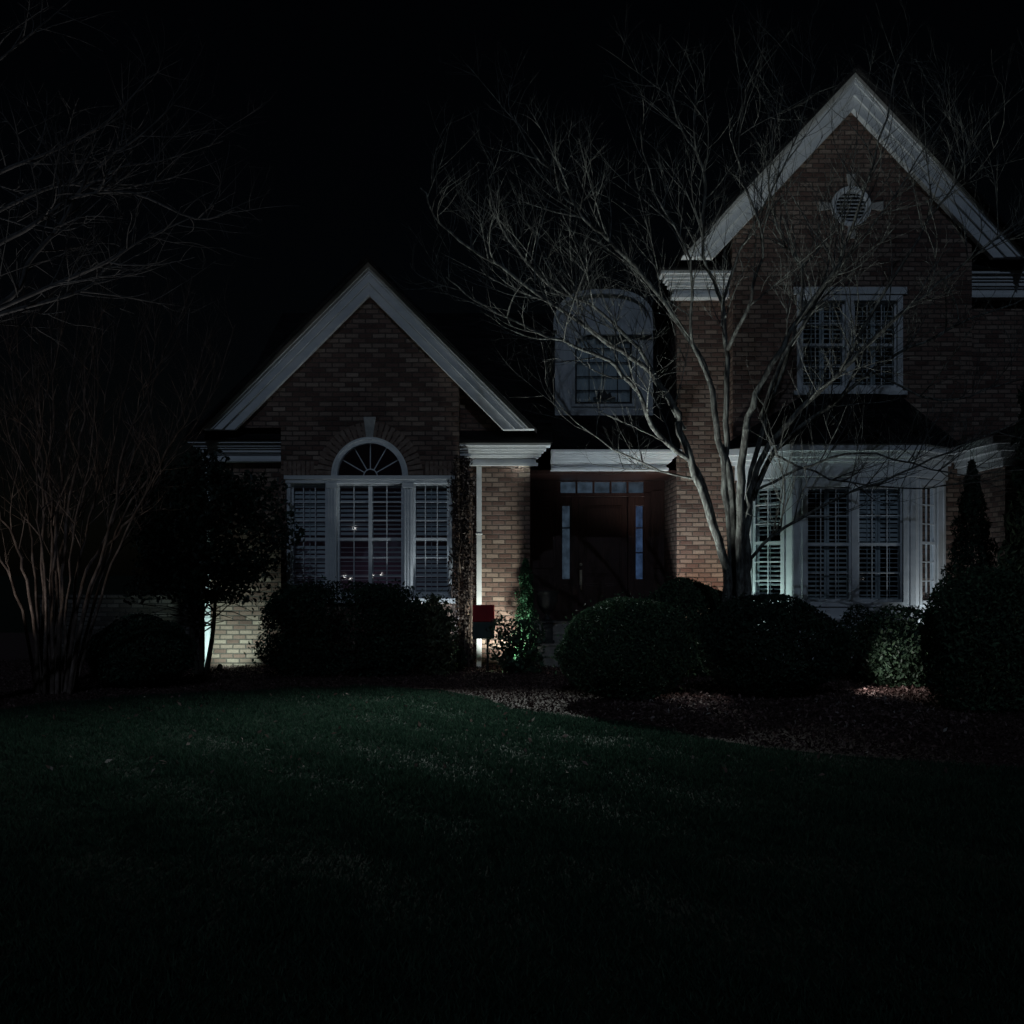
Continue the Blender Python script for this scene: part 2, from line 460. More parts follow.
a = rng.uniform(0, 2 * np.pi, n); lean = rng.uniform(.2, 1.3, n) * gh; la = rng.uniform(0, 2 * np.pi, n)
b0 = np.stack([gx - np.cos(a) * gw, gy - np.sin(a) * gw, np.full(n, -.004)], 1)
b1 = np.stack([gx + np.cos(a) * gw, gy + np.sin(a) * gw, np.full(n, -.004)], 1)
tp = np.stack([gx + np.cos(la) * lean, gy + np.sin(la) * lean, gh], 1)
me = bpy.data.meshes.new('grass'); me.vertices.add(3 * n)
me.vertices.foreach_set('co', np.stack([b0, b1, tp], 1).astype(np.float32).ravel())
me.loops.add(3 * n); me.loops.foreach_set('vertex_index', np.arange(3 * n, dtype=np.int32))
me.polygons.add(n); me.polygons.foreach_set('loop_start', (np.arange(n) * 3).astype(np.int32)); me.update(calc_edges=True)
me.materials.append(M['grass'])
go = bpy.data.objects.new('grass', me); COL.objects.link(go)
tag(go, 'short dark green grass of the front lawn', 'grass', kind='stuff')

# mulch chips and fallen leaves
def scatter(name, n, size, mat, label, cat, seed, dens, zmax=.03, tilt=.5, lawn=0.0):
    rng = np.random.default_rng(seed)
    y = rng.uniform(9.5, 22, n); x = rng.uniform(-1, 1, n) * (y * .46 + .4)
    ib = inside(x, y, bed)
    k = (ib & (rng.uniform(size=n) < dens(x, y))) | (~ib & (rng.uniform(size=n) < lawn)); x, y = x[k], y[k]
    c = np.stack([x, y, .012 + rng.uniform(0, zmax, len(x))], 1)
    nor = np.tile([0, 0, 1.0], (len(x), 1))
    d = nor * (1 - tilt) + rnd_dirs(rng, len(x)) * tilt
    u, v = leaf_axes(rng, d / np.linalg.norm(d, axis=1, keepdims=True), size, .95)
    o = quads_mesh(name, c, u, v, mat)
    return tag(o, label, cat, kind='stuff')
scatter('mulch_chips', 140000, .021, M['chips'], 'dark shredded bark mulch covering the planting bed', 'mulch', 11, lambda x, y: np.ones(len(x)))
def litter_density(x, y):
    px = 512 + x / y * F; py = HY + CZ / y * F
    q = np.exp(-((px - 895) / 75) ** 2 - ((py - 712) / 26) ** 2) * .9
    q += np.exp(-((px - 690) / 60) ** 2 - ((py - 708) / 22) ** 2) * .9
    return q * .8 + .006
scatter('fallen_leaves', 60000, .03, M['litter'], 'dry pinkish brown fallen leaves scattered over the mulch', 'leaves', 12, litter_density, .05, .6, .012)

# ================================================================== HOUSE
H = thing('brick_house', (1.5, 21, 0), 'large brick house with two white trimmed gables and dark recessed front door', 'house')
WT = .25

def arc(cx, cz, r, a0, a1, n): return [(cx + r * math.cos(a0 + (a1 - a0) * i / n), cz + r * math.sin(a0 + (a1 - a0) * i / n)) for i in range(n + 1)]

def sash(mp, u0, u1, v0, v1, cols, rows, rail=True, mun=.016, st=.035, n=-.09):
    """window sash: stiles, rails and glazing bars"""
    mb = MB()
    bx(mb, mp, u0, u0 + st, v0, v1, n - .02, n + .02); bx(mb, mp, u1 - st, u1, v0, v1, n - .02, n + .02)
    bx(mb, mp, u0 + st, u1 - st, v0, v0 + st * 1.3, n - .019, n + .019); bx(mb, mp, u0 + st, u1 - st, v1 - st, v1, n - .019, n + .019)
    if rail:
        vm = (v0 + v1) / 2; bx(mb, mp, u0 + st, u1 - st, vm - .022, vm + .022, n - .018, n + .025)
    for i in range(1, cols):
        u = u0 + (u1 - u0) * i / cols; bx(mb, mp, u - mun / 2, u + mun / 2, v0 + st * 1.3, v1 - st, n - .010, n + .013)
    for j in range(1, rows):
        if rail and j * 2 == rows: continue
        v = v0 + (v1 - v0) * j / rows; bx(mb, mp, u0 + st, u1 - st, v - mun / 2, v + mun / 2, n - .009, n + .012)
    return mb

def louvers(mp, u0, u1, v0, v1, panels, n=-.17, pitch=.075, tilt=-20, seed=0, low=None):
    """plantation shutter panels behind the glass"""
    mb = MB(); w = (u1 - u0) / panels; t = math.radians(tilt); rr = random.Random(seed)
    for k in range(panels):
        a, b = u0 + k * w + .004, u0 + (k + 1) * w - .004
        bx(mb, mp, a, a + .035, v0, v1, n - .014, n + .014); bx(mb, mp, b - .035, b, v0, v1, n - .014, n + .014)
        for q in (v0, (v0 + v1) / 2 - .035, v1 - .07): bx(mb, mp, a + .035, b - .035, q, q + .07, n - .013, n + .013)
        z = v0 + .07 + pitch / 2; t_hi = t + rr.uniform(-.22, .22); t_lo = (math.radians(low) if low is not None else t) + rr.uniform(-.22, .22)
        while z < v1 - .1:
            if abs(z - (v0 + v1) / 2) > .07:
                tt = (t_lo if z < (v0 + v1) / 2 else t_hi) + rr.uniform(-.07, .07)
                c, s = math.cos(tt) * .032, math.sin(tt) * .032
                pr = []
                for e in (-1, 1):
                    for f in (-1, 1): pr.append((e, f))
                vs = []
                for uu in (a + .037, b - .037):
                    for e, f in ((-1, -1), (1, -1), (1, 1), (-1, 1)):
                        vs.append(mp(uu, z + e * s + f * .004 * math.cos(tt), n + e * c - f * .004 * math.sin(tt)))
                mb.add(vs, [(0, 1, 2, 3), (7, 6, 5, 4), (0, 4, 5, 1), (1, 5, 6, 2), (2, 6, 7, 3), (3, 7, 4, 0)])
            z += pitch
        um = (a + b) / 2; bx(mb, mp, um - .006, um + .006, v0 + .08, v1 - .08, n + .034, n + .044)
    return mb

def pane(mp, u0, u1, v0, v1, n=-.09):
    return MB().add([mp(u0, v0, n), mp(u1, v0, n), mp(u1, v1, n), mp(u0, v1, n)], [(0, 1, 2, 3)])

def room(mp, u0, u1, v0, v1, depth=1.6, n=-.26):
    mb = MB(); a, b = n, n - depth
    q = lambda *p: mb.add([mp(*x) for x in p], [(0, 1, 2, 3)])
    q((u0, v0, b), (u1, v0, b), (u1, v1, b), (u0, v1, b))
    q((u0, v0, a), (u0, v0, b), (u0, v1, b), (u0, v1, a)); q((u1, v0, a), (u1, v0, b), (u1, v1, b), (u1, v1, a))
    q((u0, v0, a), (u1, v0, a), (u1, v0, b), (u0, v0, b)); q((u0, v1, a), (u1, v1, a), (u1, v1, b), (u0, v1, b))
    return mb

def rake(xc, zp, half, zend, th, D, Dw):
    """gable trim: frieze board, fascia, crown and soffit, cut level at the eave"""
    s = (zp - zend) / half
    def band(o0, o1, y0, y1, nm, bev=.006):
        mb = MB()
        for sg in (-1, 1):
            zt, zb = zp - o0, zp - o1
            prof = [(0, zt), (sg * (zt - zend) / s, zend), (sg * max(0, (zb - zend)) / s, zend), (0, zb)]
            mb.prism(prof, y0, y1, lambda p, q, t: (xc + p, t, q))
        return mb.build(nm, M['trim'], H, bevel=bev)
    band(0, .09, D - .05, Dw, 'crown_moulding')
    band(.09, .16, D - .015, Dw, 'crown_moulding')
    band(.16, th * .62, D + .02, Dw, 'fascia')
    band(th * .60, th, D + .07, Dw, 'frieze_board')

def cornice(x0, x1, D, Dw, z0, z1, endl=0, endr=0, mat='trim', hollow=False):
    """stepped eave moulding, wider at the top"""
    steps = [(0, .14, .0), (.14, .30, .07), (.30, .40, .11), (.40, .56, .15), (.56, .64, .19), (.64, .86, .235), (.86, 1, .20)]
    mb = MB(); h = z1 - z0
    for a, b, o in steps:
        mb.box(x0 + o * endl, x1 - o * endr, D + o, D + o + .05 if hollow and a > .6 else Dw, z1 - b * h, z1 - a * h)
    return mb.build('cornice', M[mat], H, bevel=.006)

def gable_roof(xc, zp, half, zend, y0, y1, th=.07):
    s = (zp - zend) / half; mb = MB()
    for sg in (-1, 1):
        mb.prism([(0, zp + th), (sg * (half + .04), zend - .04 * s + th), (sg * (half + .04), zend - .04 * s + .005), (0, zp + .005)], y0, y1,
                 lambda p, q, t: (xc + p, t, q))
    return mb.build('roof', M['shingle'], H)

# ---- left gable -----------------------------------------------------------
XL, DL = -2.30, 20.0
fm = frontmap(DL)
zp, half, zend, th = 6.54, 2.66, 3.87, .50
sl = (zp - zend) / half
wl, wr = XL - 1.44, XL + 1.44
ztop = lambda x: zp - .25 - abs(x - XL) * sl
arch_hole = [(XL - 1.34, 1.16), (XL + 1.34, 1.16), (XL + 1.34, 3.14), (XL + .62, 3.14)] + arc(XL, 3.14, .62, 0, math.pi, 24)[1:-1] + [(XL - .62, 3.14), (XL - 1.34, 3.14)]
plate('wall', [(wl, -.1), (wr, -.1), (wr, ztop(wr)), (XL, ztop(XL)), (XL - 2.3, ztop(XL - 2.3)), (XL - 2.3, 3.92), (wl, 3.92)], [arch_hole], fm, WT, M['brick'], H)
# flank walls (set back) and the walls behind the overhang
MB().box(XL - 2.79, wl - .003, 20.5, 20.75, -.1, 3.95).build('wall', M['brick'], H)
MB().box(wr + .003, .30, 20.5, 20.75, -.1, 3.95).build('wall', M['brick'], H)
for sg in (1,):
    MB().prism([(sg * 1.44, zp - .3 - 1.44 * sl), (sg * 2.55, 3.8), (sg * 1.44, 3.8)], 20.3, 20.48, lambda p, q, t: (XL + p, t, q)).build('gable_return', M['brick'], H)
MB().box(wl, wl + .25, 20.25, 20.75, -.1, 4.4).build('wall', M['brick'], H)
MB().box(wr - .25, wr, 20.25, 20.75, -.1, 4.4).build('wall', M['brick'], H)
rake(XL, zp, half, zend, th, 19.80, 20.0)
cornice(XL - 2.98, wl - .004, 20.12, 20.5, 3.40, 3.73, 1, 0)
cornice(wr + .004, .63, 20.12, 20.5, 3.33, 3.69, 0, 1, hollow=True)
# little shingled caps over the cornice returns
for x0, x1, zz in ((XL - 3.02, wl - .005, 3.735), (wr + .005, .66, 3.695)):
    MB().prism([(20.06, zz), (20.06, zz + .035), (20.5, zz + .36), (20.5, zz)], x0, x1, lambda p, q, t: (t, p, q)).build('roof', M['shingle'], H)
gable_roof(XL, zp, half, zend, 19.55, 26.0)
MB().box(XL - 2.79, XL - 2.55, 20.75, 29, -.1, 3.9).build('wall', M['brick'], H)

# arched window group
def win_group():
    f = MB()
    hw, ps, sd, ot = .535, .70, 1.28, 1.34
    for sg in (-1, 1):
        a, b = sorted((XL + sg * hw, XL + sg * ps)); bx(f, fm, a, b, 1.16, 3.02, -.12, .03)
        bx(f, fm, a - .012, b + .012, 2.94, 3.02, .03, .05)
        m = (a + b) / 2
        for q in (-.045, 0, .045): bx(f, fm, m + q - .012, m + q + .012, 1.2, 2.92, .031, .045)
        a, b = sorted((XL + sg * sd, XL + sg * ot)); bx(f, fm, a, b, 1.16, 3.02, -.12, .03)
        a, b = sorted((XL + sg * ps, XL + sg * sd)); bx(f, fm, a, b, 1.16, 1.21, -.12, .02)
    bx(f, fm, XL - ot - .02, XL + ot + .02, 3.02, 3.08, -.12, .045)
    bx(f, fm, XL - ot - .04, XL + ot + .04, 3.08, 3.142, -.12, .075)
    bx(f, fm, XL - ot - .05, XL + ot + .05, 1.08, 1.16, -.12, .09)
    bx(f, fm, XL - hw, XL + hw, 1.16, 1.21, -.12, .02)
    w = f.build('window', M['trim'], H, bevel=.004)
    # arch casing
    o = arc(XL, 3.144, .615, 0, math.pi, 32); i = arc(XL, 3.144, .525, 0, math.pi, 32)
    a = MB()
    for k in range(32):
        vs = [fm(*o[k], .04), fm(*o[k + 1], .04), fm(*i[k + 1], .04), fm(*i[k], .04), fm(*o[k], -.12), fm(*o[k + 1], -.12), fm(*i[k + 1], -.12), fm(*i[k], -.12)]
        a.add(vs, [(0, 1, 2, 3), (4, 7, 6, 5), (0, 4, 5, 1), (3, 2, 6, 7)])
    o2 = arc(XL, 3.144, .62, 0, math.pi, 32); i2 = arc(XL, 3.144, .585, 0, math.pi, 32)
    for k in range(32):
        vs = [fm(*o2[k], .06), fm(*o2[k + 1], .06), fm(*i2[k + 1], .06), fm(*i2[k], .06), fm(*o2[k], .03), fm(*o2[k + 1], .03), fm(*i2[k + 1], .03), fm(*i2[k], .03)]
        a.add(vs, [(0, 1, 2, 3), (0, 4, 5, 1), (3, 2, 6, 7)])
    a.build('arch_casing', M['trim'], w)
    s = MB()
    for ang in (30, 60, 90, 120, 150):
        t = math.radians(ang); c, q = math.cos(t), math.sin(t)
        vs = []
        for nn in (-.10, -.07):
            for r, wd in ((.10, -.008), (.53, -.008), (.53, .008), (.10, .008)):
                vs.append(fm(XL + c * r - q * wd, 3.144 + q * r + c * wd, nn))
        s.add(vs, [(0, 1, 2, 3), (7, 6, 5, 4), (0, 4, 5, 1), (1, 5, 6, 2), (2, 6, 7, 3), (3, 7, 4, 0)])
    hb = arc(XL, 3.144, .11, 0, math.pi, 12)
    s.tube([fm(*p, -.085) for p in hb], [.010] * 13, 5)
    s.build('fan_sash', M['trim'], w)
    sash(fm, XL - hw, XL + hw, 1.21, 3.02, 4, 6).build('sash', M['trim'], w)
    mb = MB(); bx(mb, fm, XL - .03, XL + .03, 1.25, 2.98, -.108, -.06); mb.build('mullion', M['trim'], w)
    louvers(fm, XL - hw, XL + hw, 1.2, 3.02, 2, tilt=-34, low=-12, seed=1).build('shutter', M['louver'], w)
    pane(fm, XL - hw, XL + hw, 1.2, 3.02).build('pane', M['glass'], w)
    pa = MB(); ap = arc(XL, 3.144, .53, 0, math.pi, 24); pa.add([fm(*p, -.088) for p in ap], [tuple(range(25))]); pa.build('pane', M['glass'], w)
    for sg in (-1, 1):
        a, b = sorted((XL + sg * ps, XL + sg * sd))
        sash(fm, a, b, 1.21, 3.02, 3, 6).build('sash', M['trim'], w)
        louvers(fm, a, b, 1.2, 3.02, 1, tilt=-55 if sg > 0 else -50, seed=4 + sg).build('shutter', M['louver'], w)
        pane(fm, a, b, 1.2, 3.02).build('pane', M['glass'], w)
    room(fm, XL - 1.36, XL + 1.36, .55, 3.9, 2.2).build('room', M['room_wall'], w)
win_group()
# brick arch, soldier courses and keystone
ab = MB()
n_v = 27
for k in range(n_v):
    a0 = math.pi * (k + .14) / n_v; a1 = math.pi * (k + .86) / n_v
    if abs(k - 13) < 1: continue
    vs = [fm(XL + r * math.cos(t), 3.144 + r * math.sin(t), nn) for nn in (-.02, .014) for r, t in ((.625, a0), (.86, a0), (.86, a1), (.625, a1))]
    ab.add(vs, [(0, 1, 2, 3), (7, 6, 5, 4), (0, 4, 5, 1), (1, 5, 6, 2), (2, 6, 7, 3), (3, 7, 4, 0)])
for sg in (-1, 1):
    x = .90
    while x < 1.40:
        a, b = sorted((XL + sg * x, XL + sg * (x + .055))); bx(ab, fm, a, b, 3.15, 3.37, -.02, .014); x += .073
ab.build('brick_arch', M['soldier'], H)
MB().prism([(-.055, 3.75), (.055, 3.75), (.10, 4.09), (-.10, 4.09)], DL - .045, DL + .02, lambda p, q, t: (XL + p, t, q)).build('keystone', M['stone'], H, bevel=.008)

def downspout(x, y, z0, z1, w=.085):
    mb = MB(); mb.box(x - w / 2, x + w / 2, y - .07, y, z0 + .12, z1)
    mb.prism([(y, z0 + .16), (y - .07, z0 + .12), (y - .22, z0 + .03), (y - .19, z0), (y, z0 + .09)], x - w / 2 + .003, x + w / 2 - .003, lambda p, q, t: (t, p, q))
    for z in (z0 + .8, z0 + 2.2): mb.box(x - w / 2 - .012, x + w / 2 + .012, y - .078, y + .001, z, z + .03)
    mb.build('downspout', M['trim'], H, bevel=.006)
downspout(XL - 2.735, 20.495, 0, 3.40)
downspout(-.545, 20.495, .0, 3.33)

# ---- entry ------------------------------------------------------------------
cornice(.66, 2.88, 20.92, 21.35, 3.32, 3.66, 0, 1)
MB().box(.30, 2.84, 21.35, 23.0, 3.28, 3.34).build('porch_ceiling', M['wood'], H)
MB().box(.05, .30, 20.755, 23.2, -.1, 3.5).build('wall', M['brick'], H)
MB().box(2.84, 3.09, 21.553, 23.2, -.1, 3.5).build('wall', M['brick'], H)
MB().box(.30, 2.84, 21.4, 23.2, -.05, .68).build('porch', M['step'], H, bevel=.012)
stp = MB()
for d0, d1, z in ((21.1, 21.398, .51), (20.8, 21.098, .34), (20.5, 20.798, .17)):
    stp.box(.34, 2.80, d0, d1, -.05, z)
    stp.box(.33, 2.81, d0 - .03, d0 + .05, z + .001, z + .035)
stp.build('porch_steps', M['step'], H, bevel=.008)
fd = frontmap(23.0)
pd = lambda px, py: ((px - 512) / F * 23.0, CZ + (HY - py) / F * 23.0)
def entry():
    d = MB()
    xl, xr = .303, 2.837
    # surround: jambs, head, mullions and panels below the sidelights
    xs = [pd(556, 0)[0], pd(561, 0)[0], pd(571, 0)[0], pd(578, 0)[0], pd(628, 0)[0], pd(634.5, 0)[0], pd(644, 0)[0], pd(650, 0)[0]]
    zt, z1, z0 = pd(0, 482)[1], pd(0, 493)[1], .68
    sd0, sd1 = pd(0, 579)[1], pd(0, 506)[1]
    bx(d, fd, xl, xs[0], z0, 3.28, -.1, .0); bx(d, fd, xs[7], xr, z0, 3.28, -.1, .0)
    bx(d, fd, xs[0], xs[7], zt, 3.28, -.1, .012)
    bx(d, fd, xs[0], xs[7], z1 - .07, z1, -.1, .03)
    for a, b in ((xs[0], xs[1]), (xs[2], xs[3]), (xs[4], xs[5]), (xs[6], xs[7])):
        bx(d, fd, a, b, z0, z1 - .07, -.1, .035); 
    for a, b in ((xs[1], xs[2]), (xs[5], xs[6])):
        bx(d, fd, a, b, z0, sd0, -.1, .02); bx(d, fd, a, b, sd1, z1 - .07, -.1, .02)
        bx(d, fd, a + .03, b - .03, z0 + .12, sd0 - .1, .02, .035)
    # wainscot panels on the outer jambs
    for a, b in ((xl, xs[0]), (xs[7], xr)):
        for q0, q1 in ((.8, 1.55), (1.65, 3.1)): bx(d, fd, a + .05, b - .05, q0, q1, .0, .018)
    w = d.build('door_surround', M['wood'], H, bevel=.004)
    for k in range(5):
        a = pd(560.5 + k * 17, 0)[0]; b = pd(560.5 + k * 17 + 15, 0)[0]
        MB().add([fd(a, z1, -.04), fd(b, z1, -.04), fd(b, zt, -.04), fd(a, zt, -.04)], [(0, 1, 2, 3)]).build('transom_pane', M['pale_glow'], w)
    for k in range(6):
        a = pd(558.5 + k * 17 if k else 556, 0)[0]; b = pd(560.5 + k * 17 if k < 5 else 650, 0)[0]
        bars = MB(); bx(bars, fd, a, b, z1, zt, -.09, .012); bars.build('transom_bar', M['wood'], w)
    for nm, a, b, mt, splits in (('sidelight', xs[1], xs[2], 'pale_glow', (.7,)), ('sidelight', xs[5], xs[6], 'blue_glow', (.7, .36))):
        s = MB(); s.add([fd(a + .01, sd0, -.04), fd(b - .01, sd0, -.04), fd(b - .01, sd1, -.04), fd(a + .01, sd1, -.04)], [(0, 1, 2, 3)])
        s.build(nm, M[mt], w)
        bb = MB()
        for q in splits:
            z = sd0 + (sd1 - sd0) * q; bx(bb, fd, a + .005, b - .005, z - .012, z + .012, -.05, -.01)
        for a2, b2 in ((a, a + .024), (b - .024, b)): bx(bb, fd, a2, b2, sd0, sd1, -.06, .0)
        bb.build('sidelight_bar', M['wood'], w)
    # door leaf with raised panels
    l = MB(); a, b = xs[3] + .004, xs[4] - .004; bx(l, fd, a, b, z0 + .01, z1 - .075, -.08, -.03)
    wd = b - a
    for (u0, u1, v0, v1) in ((.12, .46, .06, .30), (.54, .88, .06, .30), (.12, .88, .36, .93)):
        p0, p1 = a + wd * u0, a + wd * u1; hh = z1 - .075 - z0; q0, q1 = z0 + hh * v0, z0 + hh * v1
        bx(l, fd, p0, p1, q0, q1, -.03, -.018); bx(l, fd, p0 + .04, p1 - .04, q0 + .04, q1 - .04, -.018, -.004)
    dl = l.build('door', M['wood'], H, bevel=.005)
    hx = a + .05
    h = MB(); bx(h, fd, hx - .022, hx + .022, 1.34, 1.62, -.03, -.018)
    h.tube([fd(hx, 1.42, -.01), fd(hx, 1.40, .04), fd(hx, 1.34, .06), fd(hx, 1.27, .045), fd(hx, 1.24, -.02)], [.009, .011, .011, .011, .008], 8)
    h.build('handle', M['brass'], dl)
    k = MB(); k.tube([fd(hx, 1.72, -.03), fd(hx, 1.72, -.005), fd(hx, 1.72, .004)], [.03, .028, .012], 14); k.build('lock', M['brass'], dl)
    MB().box(xs[0], xs[7], 22.8, 22.985, .681, .70).build('doormat', M['iron'], H)
entry()
# roof over the entry and the body of the house behind
xr0, xr1 = -4.9, 3.4
MB().prism([(20.98, 3.66), (20.98, 3.72), (27.5, 7.34), (27.5, 7.26)], -.8, 2.86, lambda p, q, t: (t, p, q)).build('roof', M['shingle'], H)
MB().prism([(23.2, 4.85), (23.2, 4.93), (27.5, 7.34), (32, 4.8), (27.5, 7.26)], -5.1, -.802, lambda p, q, t: (t, p, q)).build('roof', M['shingle'], H)
MB().prism([(23.25, -.1), (23.25, 4.8), (27.5, 7.2), (32, 4.75), (32, -.1)], -5.0, 2.83, lambda p, q, t: (t, p, q)).build('wall', M['brick'], H)

# ---- dormer -------------------------------------------------------------------
DD = 22.2; fr = frontmap(DD)
pr = lambda px, py: ((px - 512) / F * DD, CZ + (HY - py) / F * DD)
dx0, dx1 = pr(555, 0)[0], pr(653, 0)[0]; dz0 = pr(0, 413)[1]; dzs = pr(0, 331)[1]; dzt = pr(0, 292)[1]
dc = (dx0 + dx1) / 2; dh = (dx1 - dx0) / 2
def ell(cx, cz, rx, rz, n=28, e=.78):
    pw = lambda q: math.copysign(abs(q) ** e, q)
    return [(cx + rx * pw(math.cos(math.pi * i / n)), cz + rz * pw(math.sin(math.pi * i / n))) for i in range(n + 1)]
wx0, wx1, wz0, wzs, wzt = pr(575, 0)[0], pr(632, 0)[0], pr(0, 404)[1], pr(0, 346)[1], pr(0, 334)[1]
outer = [(dx0, dz0 - .05), (dx1, dz0 - .05)] + ell(dc, dzs, dh, dzt - dzs)
whole = [(wx0, wz0), (wx1, wz0)] + ell((wx0 + wx1) / 2, wzs, (wx1 - wx0) / 2, wzt - wzs, 16)
dm = plate('dormer', outer, [whole], fr, 2.6, M['siding'], H)
# board joints on the front
for k in range(1, 13):
    x = dx0 + (dx1 - dx0) * k / 13
    if wx0 - .08 < x < wx1 + .08: continue
    bj = MB(); bx(bj, fr, x - .012, x + .012, dz0, dzs + .1, -.005, .014); bj.build('batten', M['siding'], dm)
hd = MB(); eo = ell(dc, dzs, dh + .035, dzt - dzs + .035, 32); ei = ell(dc, dzs, dh - .03, dzt - dzs - .05, 32)
for k in range(32):
    vs = [Vector((p[0], y, p[1])) for y in (DD - .10, DD + .02) for p in (eo[k], eo[k + 1], ei[k + 1], ei[k])]
    hd.add(vs, [(0, 1, 2, 3), (7, 6, 5, 4), (0, 4, 5, 1), (3, 2, 6, 7)])
hd.build('arched_hood', M['siding'], dm)
MB().box(dc - .15, dx1 - .02, DD - .14, DD, dzs - .09, dzs + .02).build('ledge', M['trim'], dm, bevel=.006)
rf = MB(); ro = ell(dc, dzs, dh + .055, dzt - dzs + .055, 32)
for k in range(32):
    vs = [Vector((p[0], y, p[1])) for y in (DD - .07, DD + 3) for p in (ro[k], ro[k + 1], eo[k + 1], eo[k])]
    rf.add(vs, [(0, 1, 2, 3), (7, 6, 5, 4), (0, 4, 5, 1), (3, 2, 6, 7)])
rf.build('roof', M['shingle'], dm)
cs = MB()
for a, b, c, d in ((wx0 - .06, wx0, wz0 - .05, wzs), (wx1, wx1 + .06, wz0 - .05, wzs), (wx0, wx1, wz0 - .05, wz0)): bx(cs, fr, a, b, c, d, -.08, .03)
wo, wi = ell((wx0 + wx1) / 2, wzs, (wx1 - wx0) / 2 + .06, wzt - wzs + .06, 16), ell((wx0 + wx1) / 2, wzs, (wx1 - wx0) / 2, wzt - wzs, 16)
for k in range(16):
    vs = [fr(*p, n) for n in (-.08, .03) for p in (wo[k], wo[k + 1], wi[k + 1], wi[k])]
    cs.add(vs, [(0, 1, 2, 3), (7, 6, 5, 4), (0, 4, 5, 1), (3, 2, 6, 7)])
cs.build('window_casing', M['siding'], dm)
cur = MB()                                # pale curtain behind the glass
for k in range(24):
    a = wx0 + (wx1 - wx0) * k / 24; b = wx0 + (wx1 - wx0) * (k + 1) / 24; n0, n1 = -.085 - .02 * (k % 2), -.085 - .02 * ((k + 1) % 2)
    cur.add([fr(a, wz0, n0), fr(b, wz0, n1), fr(b, wzt, n1), fr(a, wzt, n0)], [(0, 1, 2, 3)])
cur.build('curtain', M['louver'], dm)
dsh = sash(fr, wx0, wx1, wz0, wzt, 4, 5, rail=False, n=-.06); dsh.build('sash', M['iron'], dm)
pane(fr, wx0, wx1, wz0, wzt, -.06).build('pane', M['glass'], dm)
orn = MB(); cx, cz = (wx0 + wx1) / 2 + .02, wz0 + .1
bx(orn, fr, cx - .2, cx + .2, cz, cz + .03, -.058, -.02)
orn.prism([(-.14, .03), (.14, .03), (.1, .12), (.05, .08), (0, .17), (-.05, .1), (-.1, .13)], DD + .03, DD + .045, lambda p, q, t: (cx + p, t, cz + q))
orn.build('candle_stand', M['iron'], dm)

# ---- right gable -----------------------------------------------------------------
XM, DM = 5.69, 20.75
fg = frontmap(DM)
zp2, half2, zend2, th2 = 9.86, 2.86, 6.82, .56
s2 = (zp2 - zend2) / half2
ml, mr = 3.71, 7.72
zt2 = lambda x: zp2 - .27 - abs(x - XM) * s2
ux0, ux1, uz0, uz1 = 4.78, 6.56, 4.62, 6.24
vent_c = (XM, 7.72)
vent_hole = [(vent_c[0] + .27 * math.cos(t * math.pi / 14), vent_c[1] + .27 * math.sin(t * math.pi / 14)) for t in range(28)]
plate('wall', [(ml, -.1), (mr, -.1), (mr, zt2(mr)), (XM, zt2(XM)), (ml, zt2(ml))],
      [rect(ux0, ux1, uz0, uz1), vent_hole, rect(4.05, 7.05, .95, 3.2)], fg, WT, M['brick'], H)
MB().box(2.84, ml - .003, 21.3, 21.55, -.1, 6.6).build('wall', M['brick'], H)
MB().box(mr + .003, 9.4, 21.3, 21.55, -.1, 6.6).build('wall', M['brick'], H)
MB().box(ml, ml + .25, 21.0, 21.6, -.1, 6.9).build('wall', M['brick'], H)
MB().box(mr - .25, mr, 21.0, 21.6, -.1, 6.9).build('wall', M['brick'], H)
MB().box(2.84, 3.09, 21.55, 30, 3.5, 6.6).build('wall', M['brick'], H)
MB().prism([(-2.7, 6.6), (2.7, 6.6), (0, 9.4)], 21.35, 21.5, lambda p, q, t: (XM + p, t, q)).build('gable_return', M['brick'], H)
rake(XM, zp2, half2, zend2, th2, 20.52, 20.75)
cornice(2.52, ml - .004, 20.85, 21.3, 6.26, 6.68, 1, 0)
cornice(mr + .004, 9.6, 20.85, 21.3, 6.26, 6.68, 0, 0)
for x0, x1 in ((2.48, ml - .006), (mr + .006, 9.6)):
    MB().prism([(20.8, 6.685), (20.8, 6.715), (21.35, 7.02), (21.35, 6.685)], x0, x1, lambda p, q, t: (t, p, q)).build('roof', M['shingle'], H)
gable_roof(XM, zp2, half2, zend2, 20.3, 32)
# vent
vt = MB()
for r0, r1, n0, n1 in ((.27, .335, -.1, .03), (.25, .27, -.1, .012)):
    for k in range(36):
        t0, t1 = 2 * math.pi * k / 36, 2 * math.pi * (k + 1) / 36
        pts = [(vent_c[0] + r * math.cos(t), vent_c[1] + r * math.sin(t)) for r, t in ((r1, t0), (r1, t1), (r0, t1), (r0, t0))]
        vs = [fg(*p, n) for n in (n0, n1) for p in pts]
        vt.add(vs, [(0, 1, 2, 3), (7, 6, 5, 4), (0, 4, 5, 1), (3, 2, 6, 7)])
vo = vt.build('round_vent', M['trim'], H)
sv = MB()
for k in range(8):
    z = -.22 + k * .0625; w = math.sqrt(max(.01, .262 ** 2 - z * z))
    vs = [fg(vent_c[0] + e * w, vent_c[1] + z + dz, nn) for e in (-1, 1) for dz, nn in ((.0, .005), (.012, .005), (.05, -.07), (.038, -.07))]
    sv.add(vs, [(0, 1, 2, 3), (7, 6, 5, 4), (0, 4, 5, 1), (1, 5, 6, 2), (2, 6, 7, 3), (3, 7, 4, 0)])
sv.build('slat', M['trim'], vo)
